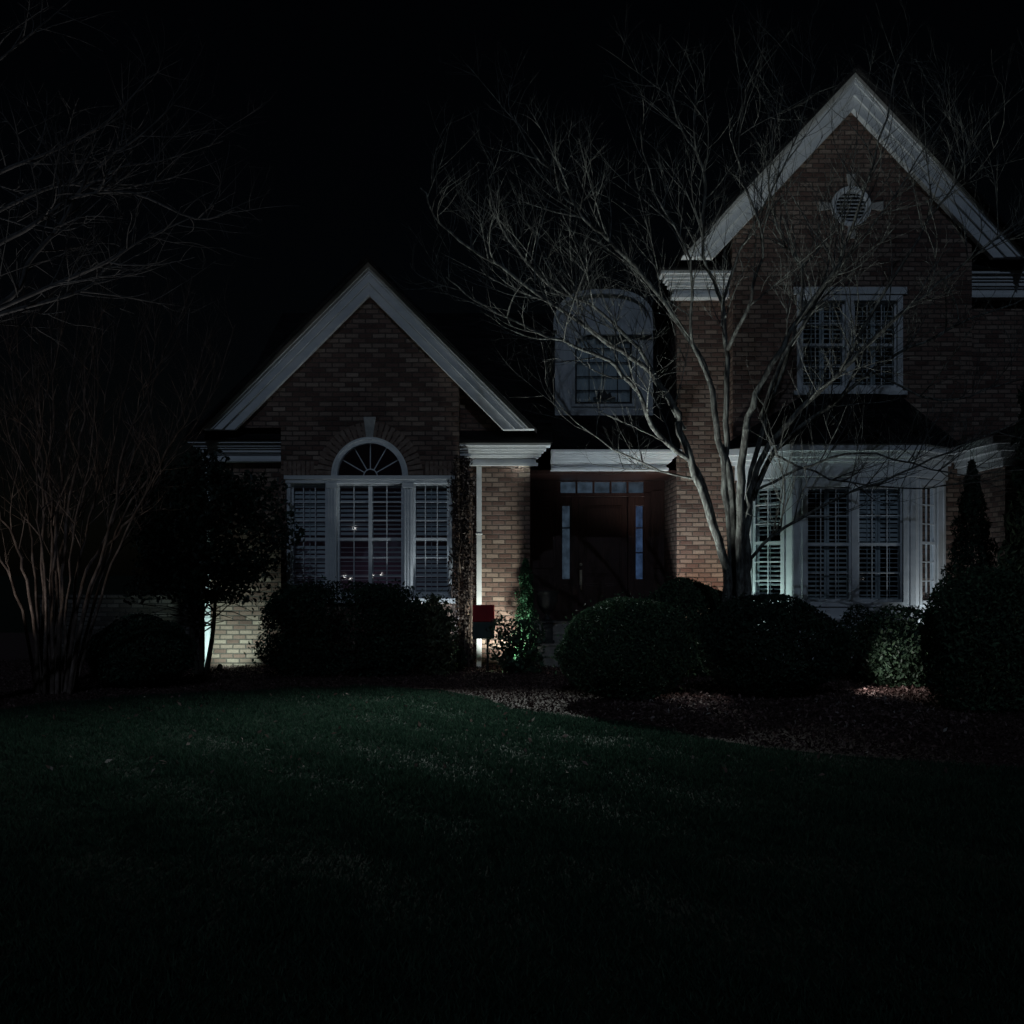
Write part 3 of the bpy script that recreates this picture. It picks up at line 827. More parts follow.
MB().add([fg(vent_c[0] + .3 * math.cos(t * math.pi / 12), vent_c[1] + .3 * math.sin(t * math.pi / 12), -.11) for t in range(24)], [tuple(range(24))]).build('backing', M['room'], vo)
for ang in (0, 90, 180, 270):
    ca, sa = math.cos(math.radians(ang)), math.sin(math.radians(ang))
    pr4 = [(.34, -.05), (.54, -.08), (.54, .08), (.34, .05)]
    mb = MB().prism(pr4, .03, -.02, lambda p, q, t: fg(vent_c[0] + p * ca - q * sa, vent_c[1] + p * sa + q * ca, t))
    mb.build('keystone', M['stone'], H, bevel=.006)
# upper twin window
uw = MB()
t = .09; um = (ux0 + ux1) / 2
for a, b, c, d in ((ux0, ux0 + t, uz0, uz1), (ux1 - t, ux1, uz0, uz1), (um - .07, um + .07, uz0 + .06, uz1 - .1)): bx(uw, fg, a, b, c, d, -.12, .02)
bx(uw, fg, ux0 - .06, ux1 + .06, uz1, uz1 + .12, -.02, .05); bx(uw, fg, ux0 + t, ux1 - t, uz1 - .1, uz1, -.12, .018)
bx(uw, fg, ux0 - .06, ux1 + .06, uz0 - .07, uz0, -.1, .07); bx(uw, fg, ux0 + t, ux1 - t, uz0, uz0 + .06, -.12, .018)
uwo = uw.build('window', M['trim'], H, bevel=.004)
for a, b in ((ux0 + t, um - .07), (um + .07, ux1 - t)):
    sash(fg, a, b, uz0 + .06, uz1 - .1, 3, 4).build('sash', M['trim'], uwo)
    louvers(fg, a, b, uz0 + .06, uz1 - .1, 2, tilt=-15, seed=9).build('shutter', M['louver'], uwo)
    pane(fg, a, b, uz0 + .06, uz1 - .1).build('pane', M['glass'], uwo)
room(fg, ux0, ux1, uz0, uz1, 1.6).build('room', M['room'], uwo)

# ---- bay window ---------------------------------------------------------------------
bf0, bf1, bD = 4.53, 6.50, 19.95
bl, br = 3.78, 7.28
BZ0, BZ1 = -.05, 3.30
mF = sidemap((bf0, bD), (1, 0)); lenF = bf1 - bf0
vL = Vector((bf0 - bl, bD - DM, 0)); mL = sidemap((bl, DM), vL); lenS = vL.length
vR = Vector((br - bf1, DM - bD, 0)); mR = sidemap((bf1, bD), vR)
for mp in (mF,):
    pass
wF = (.22, lenF - .19, 1.10, 2.96)
bay = plate('bay_window', rect(0.004, lenF - .004, BZ0, BZ1), [rect(*wF)], mF, .1, M['trim'], H)
wL = (.30, lenS - .22, 1.12, 3.0); wR = (.22, lenS - .30, 1.12, 3.0)
plate('bay_panel', rect(0, lenS, BZ0, BZ1), [rect(*wL)], mL, .1, M['trim'], bay)
plate('bay_panel', rect(0, lenS, BZ0, BZ1), [rect(*wR)], mR, .1, M['trim'], bay)
tm = MB()
def casing(mp, w, c=.075):
    u0, u1, v0, v1 = w
    bx(tm, mp, u0 - c, u0, v0 - c, v1 + c, -.05, .025); bx(tm, mp, u1, u1 + c, v0 - c, v1 + c, -.05, .025)
    bx(tm, mp, u0, u1, v1, v1 + c, -.05, .022); bx(tm, mp, u0, u1, v0 - c, v0, -.05, .04)
for mp, w in ((mF, wF), (mL, wL), (mR, wR)): casing(mp, w)
for mp, ln in ((mF, lenF), (mL, lenS), (mR, lenS)):
    bx(tm, mp, 0, ln, .78, .84, -.02, .03)
    bx(tm, mp, .0, .07, BZ0, 3.1, -.02, .016); bx(tm, mp, ln - .07, ln, BZ0, 3.1, -.02, .016)
tm.build('casing', M['trim'], bay, bevel=.004)
def bay_ring(o, z0, z1, nm):
    k = o * math.tan(math.radians(22.5))
    pts = [(bl - o * 1.4, DM), (bf0 - k, bD - o), (bf1 + k, bD - o), (br + o * 1.4, DM)]
    return MB().prism(pts, z0, z1, lambda p, q, t: (p, q, t)).build(nm, M['trim'], bay, bevel=.006)
bay_ring(.03, 3.12, 3.36, 'frieze_board'); bay_ring(.07, 3.36, 3.43, 'crown_moulding'); bay_ring(.13, 3.43, 3.52, 'crown_moulding'); bay_ring(.22, 3.52, 3.63, 'fascia')
o = .26; k = o * math.tan(math.radians(22.5))
lo = [(bl - .36, DM - .002, 3.632), (bf0 - k, bD - o, 3.632), (bf1 + k, bD - o, 3.632), (br + .36, DM - .002, 3.632)]
hi = [(4.9, DM - .002, 4.56), (5.15, DM - .12, 4.56), (6.1, DM - .12, 4.56), (6.5, DM - .002, 4.56)]
MB().add(lo + hi, [(0, 1, 5, 4), (1, 2, 6, 5), (2, 3, 7, 6), (4, 5, 6, 7), (3, 2, 1, 0)]).build('roof', M['shingle'], bay)
# front: twin units
um = (wF[0] + wF[1]) / 2
mu = MB(); bx(mu, mF, um - .05, um + .05, wF[2], wF[3], -.1, .01); mu.build('mullion', M['trim'], bay)
for a, b in ((wF[0], um - .05), (um + .05, wF[1])):
    sash(mF, a, b, wF[2], wF[3], 3, 4, n=-.05).build('sash', M['trim'], bay)
    pane(mF, a, b, wF[2], wF[3], -.05).build('pane', M['glass'], bay)
    louvers(mF, a, b, wF[2], wF[3], 2, n=-.15, tilt=-14 if a < um - .1 else -62, low=-34 if a < um - .1 else -18, seed=int(a * 10)).build('shutter', M['louver'], bay)
for mp, w, tl in ((mL, wL, -10), (mR, wR, -25)):
    sash(mp, w[0], w[1], w[2], w[3], 2, 6, n=-.05).build('sash', M['trim'], bay)
    pane(mp, w[0], w[1], w[2], w[3], -.05).build('pane', M['glass'], bay)
    louvers(mp, w[0], w[1], w[2], w[3], 1, n=-.15, tilt=tl, seed=31).build('shutter', M['louver'], bay)
room(fg, 4.06, 7.04, .9, 3.25, 2.4, -.02).build('room', M['room'], bay)

# ---- wing at the right edge ------------------------------------------------------------
MB().box(7.52, 11.5, 18.85, 20.745, -.1, 3.3).build('wall', M['brick'], H)
for o_, z0, z1 in ((.05, 3.2, 3.32), (.10, 3.32, 3.42), (.2, 3.42, 3.52), (.3, 3.52, 3.63)):
    MB().box(7.52 - o_, 11.5, 18.85 - o_, 20.742, z0, z1).build('cornice', M['trim'], H, bevel=.006)
MB().add([(7.18, 18.5, 3.635), (11.5, 18.5, 3.635), (11.5, 20.74, 4.1), (8.6, 20.74, 4.1), (7.18, 20.74, 3.635)], [(0, 1, 2, 3), (0, 3, 4)]).build('roof', M['shingle'], H)

# ================================================================== GARDEN
gw = MB().box(-8.4, -5.15, 22.0, 22.3, -.1, 1.12); gw_t = thing('garden_wall', (-7.2, 22.1, 0), 'low grey brick wall behind the round bush, left of the house corner', 'wall')
gw.build('brickwork', M['brick_low'], gw_t)
MB().box(-8.45, -5.1, 21.96, 22.34, 1.122, 1.18).build('coping', M['brick_low'], gw_t, bevel=.01)

# shrubs
shrub('clipped_bush', (-5.08, 16.9), (.72, .68, 1.0), 16000, .028, M['dark_leaf'], 21, 'dark rounded bush beside the bare multi-stemmed tree, in front of the low wall')
shrub('hedge', (-2.58, 18.75), (1.22, .55, 1.42), 26000, .032, M['dark_leaf'], 22, 'wide dark hedge bushes under the arched window', 'hedge', flat=.35, amp=.07, freq=5, sprigs=.12)
shrub('loose_shrub', (-1.20, 18.95), (.32, .36, 1.22), 5200, .04, M['yew_leaf'], 23, 'loose paler green shrub at the right end of the hedge under the window', 'bush', sprigs=.3, amp=.2, shell=.8, up=.8)
shrub('clipped_bush', (1.42, 15.35), (.88, .82, 1.25), 26000, .026, M['box_leaf'], 24, 'big clipped dome bush in front of the door, left of the blackest bush', flat=-.15, amp=.07)
shrub('clipped_bush', (3.28, 15.6), (.94, .85, 1.30), 26000, .03, M['dark_leaf'], 25, 'nearly black rounded bush at the foot of the large bare tree', flat=-.12, amp=.08)
shrub('clipped_bush', (2.66, 18.6), (.84, .52, 1.52), 34000, .028, M['box_leaf'], 26, 'green bush behind the tree trunk, below the brick beside the entry')
shrub('clipped_bush', (5.22, 18.6), (.32, .3, 1.03), 5000, .026, M['dark_leaf'], 27, 'small dark rounded bush right below the front bay window')
shrub('leafy_bush', (5.45, 17.1), (.78, .62, 1.04), 11000, .038, M['gloss_leaf'], 28, 'low leafy mid green bush behind the pinkish fallen leaves', amp=.13, shell=.6, sprigs=.2)
shrub('clipped_bush', (5.62, 14.2), (.92, .8, 1.66), 24000, .032, M['box_leaf'], 29, 'tall dark bush at the right edge, nearest the lawn', amp=.13)
shrub('leafy_shrub', (.07, 19.2), (.43, .36, .92), 1500, .045, M['gloss_leaf'], 30, 'small glossy-leaved shrub right of the red sign, before the lit brick pier', 'shrub', amp=.18, shell=.8, flat=.1)
shrub('dwarf_conifer', (-.87, 19.6), (.14, .14, .42), 1200, .02, M['dark_leaf'], 31, 'tiny dark ball plant at the base of the vine', 'plant')

def cone_tree(name, c, base_r, z0, z1, n, size, mat, seed, label, tiers=9, wob=.25, cat='tree', power=1.0, lump=.18):
    rng = np.random.default_rng(seed)
    t_ = thing(name, (c[0], c[1], 0), label, cat)
    z = rng.uniform(0, 1, n) ** 1.35
    a = rng.uniform(0, 2 * np.pi, n)
    prof = (1 - z) ** power * (1 + wob * np.sin(z * tiers * 6.28 + 1.5 * np.sin(a * 2))) * (1 + lump * np.sin(a * 5 + z * 17)) + .03
    rr = base_r * prof * (1 - .6 * rng.uniform(0, 1, n) ** 2)
    pts = np.stack([c[0] + rr * np.cos(a), c[1] + rr * np.sin(a), z0 + (z1 - z0) * z - .12 * rr], 1)
    d = np.stack([np.cos(a), np.sin(a), np.full(n, .5)], 1); d /= np.linalg.norm(d, axis=1, keepdims=True)
    u, v = leaf_axes(rng, d, size, .35, .9)
    quads_mesh('foliage', pts, u, v * .7, mat, t_)
    MB().tube([(c[0], c[1], -.05), (c[0], c[1], (z0 + z1) / 2), (c[0], c[1], z1 - .05)], [.05 * base_r / .5 + .01, .025, .006], 7).build('trunk', M['stem'], t_)
    return t_
cone_tree('conifer', (6.70, 18.0), .58, .15, 3.2, 12000, .042, M['dark_leaf'], 41, 'dark pointed young conifer in front of the bay window at the right', wob=.16, power=.85)
cone_tree('topiary_conifer', (.22, 20.05), .19, .15, 1.80, 7000, .024, M['bright_leaf'], 42, 'slim bright green conifer left of the entry, by the dark urn', tiers=5, power=.45, wob=.22)
cone_tree('evergreen', (7.66, 16.6), 1.0, .05, 5.0, 34000, .07, M['dark_leaf'], 43, 'black evergreen at the right edge behind the tall dark bush', power=.22, wob=.05, lump=.08)

# climbing vine on the corner of the left gable
vt_ = thing('climbing_vine', (-.8, 19.95, 0), 'brown dry climbing vine on the corner between arched window and white downspout', 'vine')
rng = np.random.default_rng(51); n = 6500
z = rng.uniform(.12, 3.45, n); w = .15 + .035 * np.sin(z * 5) + .03 * np.sin(z * 11)
x = -.80 + rng.normal(0, .5, n) * w; x = np.clip(x, -1.03, -.62)
y = np.where(x < -.86, 19.93, 20.2) + rng.normal(0, .05, n); y = np.minimum(y, 20.45)
d = np.tile([0, -1.0, .2], (n, 1)); d /= np.linalg.norm(d, axis=1, keepdims=True)
u, v = leaf_axes(rng, d, .03, .4, -.3)
quads_mesh('foliage', np.stack([x, y, z], 1), u, v * 1.2, M['vine_leaf'], vt_)
rr = random.Random(5); mb = MB()
for i in range(7):
    xx = -.84 + rr.uniform(-.08, .12); pts = []
    for k in range(14):
        xx = min(max(xx + rr.uniform(-.04, .04), -1.0), -.66); pts.append(Vector((xx, 19.93 if xx < -.86 else 20.15, -.03 + k * .265)))
    mb.tube(smooth_line(pts, 2), [.022 - .0006 * k for k in range(27)], 5)
mb.build('stem', M['bark2'], vt_, True)

# small evergreen tree left of the arched window
def leafy_tree():
    c = (-4.72, 18.75)
    t_ = thing('evergreen_tree', (c[0] - .02, c[1], 0), 'small dark broad-leaved tree on thin twin trunks, left of the arched window', 'tree')
    rr = random.Random(61); rng = np.random.default_rng(61)
    tr = MB(); tw = MB(); tips = []
    for x1, z1 in ((-.17, 1.25), (.04, 1.2), (.22, 1.3)):
        p0 = Vector((c[0] + .3 * x1, c[1], -.05)); p1 = Vector((c[0] + x1 * .75, c[1] + rr.uniform(-.1, .1), .65)); p2 = Vector((c[0] + x1 * 1.1, c[1], z1)); p3 = Vector((c[0] + x1 * 2, c[1] + rr.uniform(-.2, .2), 2.6))
        ln = smooth_line([p0, p1, p2, p3], 5); rd = [.045 - .0022 * k for k in range(len(ln))]
        tr.tube(ln, rd, 7)
        for k in range(22):
            i = rr.randrange(6, len(ln) - 1); a = rr.uniform(0, 6.28); L_ = rr.uniform(.5, 1.25)
            dd = Vector((math.cos(a), math.sin(a) * .85, rr.uniform(-.25, .6))); q = ln[i] + dd * L_
            tw.tube([ln[i], ln[i] + dd * L_ * .5 + Vector((0, 0, .05)), q], [.014, .009, .004], 4)
            tips += [ln[i] + dd * L_ * s for s in (.55, .8, 1.0)]
    tr.build('trunk', M['stem'], t_, True); tw.build('branch', M['stem'], t_)
    n = 10500
    d = rnd_dirs(rng, n)
    rad = lumps(rng, d, 12, .2, 4.5) * rng.uniform(.25, 1, n) ** .45
    pts = d * rad[:, None] * np.array([1.30, 1.05, 1.16]) + np.array([c[0], c[1], 2.30])
    pts[:, 0] += .05 * np.sin(pts[:, 2] * 4)
    # gaps where the wall shows through
    ph = np.sin(pts[:, 0] * 6.1 + 1) * np.sin(pts[:, 2] * 5.3 + .4) + .6 * np.sin(pts[:, 0] * 13 + pts[:, 2] * 9)
    pts = pts[ph > -.95]; 
    tp = np.array([list(q) for q in tips]); ex = tp[rng.integers(0, len(tp), 4200)] + rng.normal(0, .09, (4200, 3))
    ex = ex[ex[:, 2] > 1.12]
    pts = np.concatenate([pts[pts[:, 2] > 1.15 + .1 * np.sin(pts[:, 0] * 9)[:]], ex])
    d = rnd_dirs(rng, len(pts)); u, v = leaf_axes(rng, d, .05, .2, -.2)
    quads_mesh('crown', pts, u, v * 1.1, M['holly_leaf'], t_)
leafy_tree()

# urn planter on the steps
ut = thing('planter_urn', (.60, 20.94, .34), 'black iron urn on a pedestal beside the entry steps', 'urn')
MB().box(.48, .72, 20.83, 21.06, .377, .43).box(.51, .69, 20.86, 21.03, .43, .72).box(.485, .715, 20.835, 21.055, .72, .76).build('pedestal', M['iron'], ut, bevel=.01)
MB().lathe(.60, 20.945, [(.07, .761), (.075, .79), (.04, .83), (.05, .87), (.13, .95), (.175, 1.05), (.185, 1.15), (.175, 1.2), (.20, 1.24), (.20, 1.265), (.17, 1.265), (.15, 1.2)]).build('bowl', M['iron'], ut, True)

# red and dark sign board on a white post
sx = (479 - 512) / F * 19.7
st_ = thing('yard_sign', (sx, 19.7, 0), 'small red and dark green sign board on a short post before the white downspout', 'sign')
MB().box(sx + .12, sx + .155, 19.71, 19.745, -.05, .54).build('post', M['iron'], st_, bevel=.005)
bd = MB().box(sx - .10, sx + .245, 19.66, 19.80, .79, 1.06).build('red_panel', M['red'], st_, bevel=.01)
MB().box(sx - .10, sx + .245, 19.665, 19.795, .52, .788).build('green_panel', M['green'], st_, bevel=.01)

# ---- big bare tree -----------------------------------------------------------------------
def big_tree():
    base = P(737, 0, 17.2); bxp = base.x
    t_ = thing('bare_tree', (bxp, 17.2, 0), 'large spreading bare tree with pale mottled limbs in front of the right gable', 'tree')
    rr = random.Random(77)
    D = 17.2
    TH = .80
    lines = [  # pixels of each limb, depth at root and tip, radius at root and tip
        ([(728, 690), (727, 600), (722, 555), (700, 489), (681, 432), (672, 400), (641, 366), (600, 336), (545, 300), (485, 258), (441, 225), (422, 188)], D, 16.0, .10, .008),
        ([(718, 540), (697, 470), (660, 436), (637, 392), (608, 362), (574, 345), (522, 325), (474, 299), (446, 277)], D - .1, 15.2, .06, .007),
        ([(733, 690), (733, 590), (728, 510), (719, 440), (708, 377), (682, 329), (645, 277), (608, 240), (582, 217), (560, 180), (526, 143), (515, 117)], D + .1, 18.0, .085, .007),
        ([(737, 690), (738, 590), (732, 500), (726, 440), (727, 358), (722, 303), (704, 254), (704, 173), (682, 128), (664, 84)], D + .15, 17.6, .085, .007),
        ([(742, 690), (742, 590), (741, 500), (744, 440), (756, 395), (790, 332), (833, 274), (850, 235), (880, 140), (897, 66)], D - .1, 15.8, .10, .007),
        ([(745, 690), (746, 590), (748, 520), (757, 470), (790, 420), (842, 370), (880, 332), (925, 295), (977, 254), (1030, 214)], D, 16.2, .085, .008),
        ([(741, 690), (741, 560), (748, 490), (767, 415), (790, 350), (816, 302), (850, 257), (905, 180), (950, 110)], D + .1, 18.2, .07, .006),
        ([(752, 500), (776, 450), (827, 408), (872, 370), (925, 340), (1015, 302), (1080, 270)], D, 17.8, .055, .007),
        ([(749, 570), (762, 545), (820, 507), (880, 481), (951, 451), (1022, 421), (1070, 395)], D - .1, 15.6, .035, .006),
        ([(756, 490), (800, 470), (860, 452), (930, 470), (985, 475), (1040, 465)], D - .1, 16.2, .026, .006),
        ([(775, 455), (830, 478), (900, 487), (960, 484), (1030, 477)], D, 16.8, .022, .006),
        ([(760, 420), (786, 352), (801, 310), (801, 265), (782, 238), (770, 190), (775, 120)], D + .15, 18.1, .042, .006),
        ([(801, 268), (826, 240), (850, 190), (858, 110)], 17.7, 18.2, .022, .005),
        ([(684, 430), (640, 350), (590, 305), (548, 285), (500, 225), (487, 170)], D, 17.9, .042, .006),
        ([(709, 380), (690, 330), (690, 260), (655, 190), (640, 120)], D + .1, 16.4, .038, .006),
        ([(727, 350), (750, 300), (762, 240), (740, 160), (745, 90)], D + .15, 16.2, .04, .006),
        ([(722, 305), (740, 250), (765, 205), (800, 130), (815, 70)], D + .2, 16.9, .03, .005),
        ([(842, 372), (880, 300), (930, 220), (960, 170), (985, 110)], 16.7, 16.2, .034, .006),
        ([(700, 480), (660, 470), (600, 440), (560, 405), (545, 380)], D - .1, 17.6, .022, .005),
        ([(872, 372), (940, 400), (1000, 385), (1060, 372)], 17.4, 17.0, .024, .006),
    ]
    stems = MB(); tw = MB()
    # swelling base where the stems join
    cb = [Vector((bxp, D, -.06)), Vector((bxp, D, .35)), Vector((bxp, D, .8)), Vector((bxp + .01, D, 1.25))]
    stems.tube(cb, [.26, .19, .17, .12], 12)
    spec = [(3.3, 1.8, .55, .012, .20), (5.0, .90, .45, .0058, .12), (5.2, .44, .4, .0040, .12)]
    for i, (px, d0, d1, r0, r1) in enumerate(lines):
        ln, rd = branch(px, d0, d1, r0 * TH, r1)
        # slight natural wobble
        for k in range(2, len(ln)): ln[k] += Vector((rr.gauss(0, .012), rr.gauss(0, .03), rr.gauss(0, .012)))
        if px[0][1] > 680: stems.tube(ln[:14], rd[:14], 9, False); ln2, rd2 = ln[12:], rd[12:]
        else: ln2, rd2 = ln, rd
        MB().tube(ln2, rd2, 9, False).build('branch', M['bark'], t_, True)
        grow(rr, tw, ln2, rd2, 0, spec)
    stems.build('trunk', M['bark'], t_, True)
    tw.build('crown', M['bark'], t_)
big_tree()

# ---- bare multi-stemmed tree at the left ---------------------------------------------------
def myrtle():
    D = 16.0
    t_ = thing('bare_tree', (P(54, 0, D).x, D, 0), 'bare upright tree of many thin brown stems at the left, fanning from one base', 'tree')
    rr = random.Random(88)
    L_ = [
        [(42, 700), (40, 690), (30, 595), (16, 548), (0, 510), (-14, 470), (-30, 400), (-40, 320)],
        [(50, 700), (52, 690), (56, 611), (61, 551), (79, 510), (96, 447), (110, 380), (118, 318)],
        [(64, 700), (66, 688), (76, 584), (87, 529), (101, 483), (118, 420), (135, 350), (150, 308)],
        [(70, 700), (74, 666), (90, 595), (109, 546), (137, 510), (153, 486), (175, 453), (205, 410), (226, 350), (236, 325)],
        [(41, 700), (42, 639), (44, 543), (41, 461), (38, 420), (30, 350), (36, 300)],
        [(48, 700), (49, 611), (52, 516), (27, 447), (16, 400), (6, 330)],
        [(64, 700), (82, 584), (101, 548), (118, 502), (131, 461), (150, 400), (170, 340), (186, 312)],
        [(52, 700), (54, 600), (57, 516), (66, 447), (72, 380), (80, 315)],
        [(60, 700), (66, 620), (72, 540), (92, 450), (98, 380), (94, 310)],
        [(72, 690), (98, 590), (125, 515), (160, 460), (192, 390), (208, 330)],
        [(38, 700), (22, 610), (2, 560), (-20, 520), (-60, 470), (-90, 400)],
        [(56, 700), (62, 600), (70, 500), (84, 420), (88, 350), (104, 306)],
        [(46, 700), (36, 600), (30, 520), (18, 440), (20, 370), (12, 310)],
        [(68, 700), (84, 610), (112, 520), (124, 450), (146, 390), (160, 318)],
        [(72, 700), (100, 600), (128, 530), (168, 450), (188, 420), (214, 366)],
        [(58, 700), (60, 580), (50, 480), (54, 400), (50, 320)],
        [(44, 700), (46, 590), (36, 500), (40, 420), (58, 350), (62, 310)],
    ]
    tw = MB(); tr = MB()
    spec = [(3.0, 1.2, .8, .009, .30), (4.2, .6, .7, .0050, .15), (3.4, .3, .6, .0036, .15)]
    for px in L_:
        ln, rd = branch(px, D + rr.uniform(-.15, .15), D + rr.uniform(-1.1, 1.1), rr.uniform(.022, .036), .0055)
        for k in range(3, len(ln)): ln[k] += Vector((rr.gauss(0, .012), rr.gauss(0, .02), 0))
        MB().tube(ln, rd, 7, False).build('stem', M['bark2'], t_, True)
        grow(rr, tw, ln, rd, 0, spec)
    tw.build('crown', M['bark2'], t_)
myrtle()

# ---- branches reaching in from a tree just outside the left edge ------------------------------
def left_tree():
    D = 11.2; x0 = -6.6
    t_ = thing('bare_tree', (x0, D, 0), 'bare tree whose thin arching branches reach in at the upper left edge', 'tree')
    rr = random.Random(99)
    mb = MB(); mb.tube([(x0, D, -.1), (x0, D, 1.2), (x0 + .08, D, 2.6), (x0 + .05, D + .1, 4), (x0, D, 5.6), (x0 + .1, D, 7.4)], [.24, .19, .16, .13, .09, .03], 10)
    mb.build('trunk', M['bark3'], t_, True)
    R = lambda z: 512 + x0 / D * F
    rx = R(0); ry = lambda z: HY - (z - CZ) / D * F
    L_ = [
        [(rx, ry(3.4)), (-90, 290), (0, 243), (25, 230), (51, 212), (76, 197), (132, 193), (196, 219), (234, 210)],
        [(rx, ry(2.8)), (-80, 350), (11, 297), (28, 263), (58, 228), (79, 192), (102, 164), (145, 132), (175, 102)],
        [(79, 192), (122, 167), (157, 162), (223, 141)],
        [(rx, ry(4.0)), (-80, 215), (0, 172), (53, 151), (109, 120), (150, 75)],
        [(rx, ry(2.5)), (-80, 345), (0, 308), (63, 281), (109, 261), (142, 240), (193, 217)],
        [(rx, ry(2.4)), (-80, 340), (0, 314), (81, 291), (107, 266), (127, 245)],
        [(81, 291), (120, 296), (163, 304)],
        [(rx, ry(4.6)), (-100, 130), (-20, 75), (60, 10)],
        [(rx, ry(3.0)), (-100, 260), (-10, 215), (60, 185), (110, 190), (170, 178)],
    ]
    tw = MB(); spec = [(4.2, 1.1, .25, .009, .28), (5.0, .55, .2, .0048, .15), (4.0, .26, .2, .0032, .15)]
    for px in L_:
        short = px[0][0] > 0
        ln, rd = branch(px, D, D + rr.uniform(-.9, .9) if not short else D + .4, .034 if not short else .012, .005)
        MB().tube(ln, rd, 6, False).build('branch', M['bark3'], t_, True)
        grow(rr, tw, ln, rd, 0, spec)
    tw.build('crown', M['bark3'], t_)
left_tree()

# ================================================================== LANDSCAPE LIGHTS
def spot_lamp(loc, target, watts, col, angle, label, blend=.7, size=.04, mount=None):
    loc = Vector(loc); tgt = Vector(target)
    t_ = thing('landscape_spotlight', (loc.x, loc.y, 0), label, 'garden lamp', 'garden spotlights in the planting bed')
    d = (tgt - loc).normalized()
    MB().tube([(loc.x, loc.y, mount if mount else -.1), (loc.x, loc.y, (loc.z + mount) / 2 if mount else loc.z * .5), tuple(loc - d * .1)], [.012, .012, .012], 8).build('stake', M['lamp_case'], t_)
    MB().tube([loc - d * .13, loc - d * .11, loc - d * .022], [.022, .042, .045], 16).build('housing', M['lamp_case'], t_)
    q = d.orthogonal().normalized(); w = d.cross(q)
    MB().add([loc - d * .02 + (q * math.cos(a * math.pi / 8) + w * math.sin(a * math.pi / 8)) * .038 for a in range(16)], [tuple(range(16))]).build('lens', M['lamp_lens'], t_)
    l = bpy.data.lights.new('spot_beam', 'SPOT'); l.energy = watts; l.color = col; l.spot_size = math.radians(angle); l.spot_blend = blend; l.shadow_soft_size = size
    lo_ = bpy.data.objects.new('spot_beam', l); COL.objects.link(lo_)
    lo_.location = loc + d * .06; lo_.rotation_euler = (-d).to_track_quat('Z', 'Y').to_euler()
    lo_.parent = t_; lo_.matrix_parent_inverse = Matrix.Translation(-Vector(t_.location))
COOL = (.80, .93, 1.0); TEAL = (.68, .97, .90); WARM = (.93, 1.0, .89)
spot_lamp((.03, 19.70, .12), (-.06, 20.5, 1.05), 165, WARM, 112, 'garden spotlight at the foot of the lit brick pier, behind the small shrub')
spot_lamp((-4.63, 19.62, .10), (-4.68, 20.5, .62), 64, TEAL, 100, 'garden spotlight behind the thin twin trunks at the left house corner')
spot_lamp((3.62, 19.92, .14), (4.02, 20.35, 2.3), 95, TEAL, 90, 'garden spotlight at the left side of the bay window, behind the bare tree')
spot_lamp((3.0, 20.55, .14), (3.22, 21.3, 1.8), 115, (1.0, .80, .66), 72, 'garden spotlight below the brick between entry and bay window')
spot_lamp((7.05, 19.55, .14), (6.95, 20.3, 2.2), 40, COOL, 100, 'garden spotlight behind the pointed conifer at the right')
spot_lamp((-1.0, 19.62, .14), (-1.2, 20.0, 2.5), 130, COOL, 80, 'garden spotlight behind the pale shrub under the arched window')
spot_lamp((1.25, 16.7, .12), (2.4, 16.2, 6.0), 860, (.90, .99, .97), 80, 'garden spotlight behind the big clipped bush, aimed up into the large bare tree')
spot_lamp((4.30, 16.25, .30), (5.2, 16.0, .3), 36, (1.0, .96, .93), 135, 'added fill spotlight between the black bush and the leafy bush')  # added lamp, brightens the leafy bush and the fallen leaves
spot_lamp((1.95, 19.75, .14), (2.35, 20.92, 3.55), 210, COOL, 80, 'garden spotlight behind the clipped bushes, aimed up at the cornice over the door')
spot_lamp((-6.75, 15.1, .12), (-5.3, 15.9, 5.2), 55, (1.0, .97, .93), 85, 'added unseen spotlight outside the left edge, aimed up at the multi-stemmed bare tree')  # unseen lamp added to lift the dim stems
spot_lamp((-5.9, 12.2, .12), (-5.0, 11.3, 4.6), 240, (.95, .97, 1.0), 85, 'added unseen spotlight outside the left edge, aimed up at the arching bare branches')  # unseen lamp added to brighten the overhanging branches
spot_lamp((.12, 19.72, .12), (-.1, 20.25, 3.55), 70, COOL, 34, 'added second spotlight behind the small shrub, aimed straight up at the cornice of the pier')  # extra lamp added to brighten the cornice without the pier below
spot_lamp((2.34, 16.35, .55), (2.10, 14.2, .05), 34, (1.0, .97, .94), 75, 'added fill spotlight in the gap between the big clipped bush and the blackest bush')  # added lamp for the leaf litter and a lit rim on the bush
# twin floodlight tucked up behind the lip of the pier's cornice
fx, fy = .15, 20.445
ft = thing('eave_light', (fx, fy, 3.39), 'small twin floodlight tucked under the white cornice above the brick pier', 'eave lamp')
for e, tx in ((-.05, -2.6), (.05, -.5)):
    MB().lathe(fx + e, fy, [(.036, 3.40), (.038, 3.43), (.025, 3.455)], 16).build('housing', M['lamp_case'], ft)
    MB().lathe(fx + e, fy, [(.028, 3.394), (.030, 3.399)], 16).build('lens', M['lamp_lens'], ft)
    l = bpy.data.lights.new('flood_beam', 'SPOT'); l.energy = 1500; l.color = (.82, .97, .93); l.spot_size = math.radians(54); l.spot_blend = 1.0; l.shadow_soft_size = .008
    lo2 = bpy.data.objects.new('flood_beam', l); COL.objects.link(lo2); lo2.location = (fx + e, fy, 3.353)
    lo2.rotation_euler = (Vector((fx + e, fy, 3.353)) - Vector((tx * 1.35, 9.0, 0))).to_track_quat('Z', 'Y').to_euler()
    lo2.parent = ft; lo2.matrix_parent_inverse = Matrix.Translation(-Vector(ft.location))
lx, ly = -2.40, 21.75                     # added lamp, its glow standing in for a mauve reflection in the panes
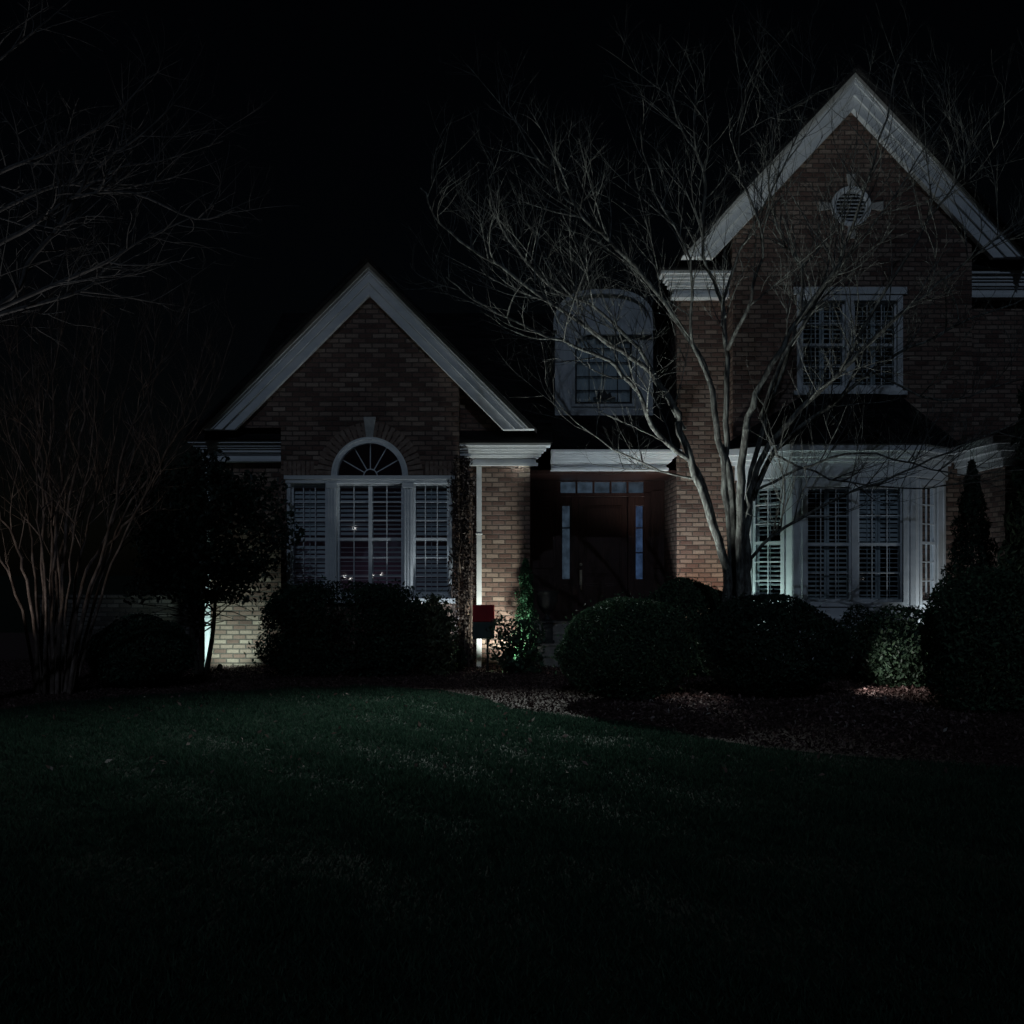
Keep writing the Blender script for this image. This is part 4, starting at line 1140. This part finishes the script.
tl = thing('mauve_fill_lamp', (lx, ly, .6), 'added dim mauve lamp inside the house, low behind the slats of the arched window', 'lamp')
MB().lathe(lx, ly, [(.10, .6), (.10, .63), (.03, .66), (.05, .8), (.02, .95)], 14).build('base', M['iron'], tl, True)
M['shade'] = mat_emit('fill_lamp_shade', (.10, .07, .11), .4, (.2, .15, .2))
MB().lathe(lx, ly, [(.15, .93), (.10, 1.10), (.09, 1.10)], 18).build('lamp_shade', M['shade'], tl, True)
l = bpy.data.lights.new('mauve_fill', 'POINT'); l.energy = 1.6; l.color = (.85, .58, .95); l.shadow_soft_size = .05
lo3 = bpy.data.objects.new('mauve_fill', l); COL.objects.link(lo3); lo3.location = (lx, ly, 1.2); lo3.parent = tl; lo3.matrix_parent_inverse = Matrix.Translation(-Vector(tl.location))
# unseen post lamps added across the street to put glints in the panes
M['bulb'] = mat_emit('glint_bulb', (1.0, .93, .85), 30.0)
for (px, py), lab in (((343, 577), 'the lowest left'), ((350, 580), 'the second'), ((371, 576), 'the middle'), ((381, 575), 'the right'), ((354, 527), 'the tall'), ((866, 578), 'the far right')):
    Y = -25.0; k = 65.0 / F; lx, lz = (px - 512) * k, CZ + (HY - py) * k
    t_ = thing('glint_lamp', (lx, Y, 0), 'added unseen post lamp across the street, ' + lab + ' glint mirrored in the window panes', 'lamp', 'added post lamps across the street')
    MB().tube([(lx, Y, -.05), (lx, Y, lz - .1)], [.03, .025], 8).build('post', M['iron'], t_)
    MB().lathe(lx, Y, [(.07, lz - .1), (.09, lz - .06), (.06, lz - .05)], 12).lathe(lx, Y, [(.10, lz + .07), (.06, lz + .13), (.01, lz + .16)], 12).build('cap', M['iron'], t_)
    MB().lathe(lx, Y, [(.03, lz - .05), (.075, lz - .02), (.08, lz + .03), (.05, lz + .069)], 12).build('bulb', M['bulb'], t_, True)

# ================================================================== CAMERA AND OUTPUT
cam = bpy.data.cameras.new('camera'); co = bpy.data.objects.new('camera', cam); COL.objects.link(co)
co.location = (0, 0, CZ); co.rotation_euler = (math.radians(90), 0, 0)
cam.sensor_width = 36; cam.lens = 36 * F / 1024; cam.shift_y = (HY - 512) / 1024
cam.clip_end = 1500
S.camera = co
vs = S.view_settings; vs.view_transform = 'Standard'; vs.look = 'None'; vs.exposure = 0; vs.gamma = 1
S.render.resolution_x = S.render.resolution_y = 1024
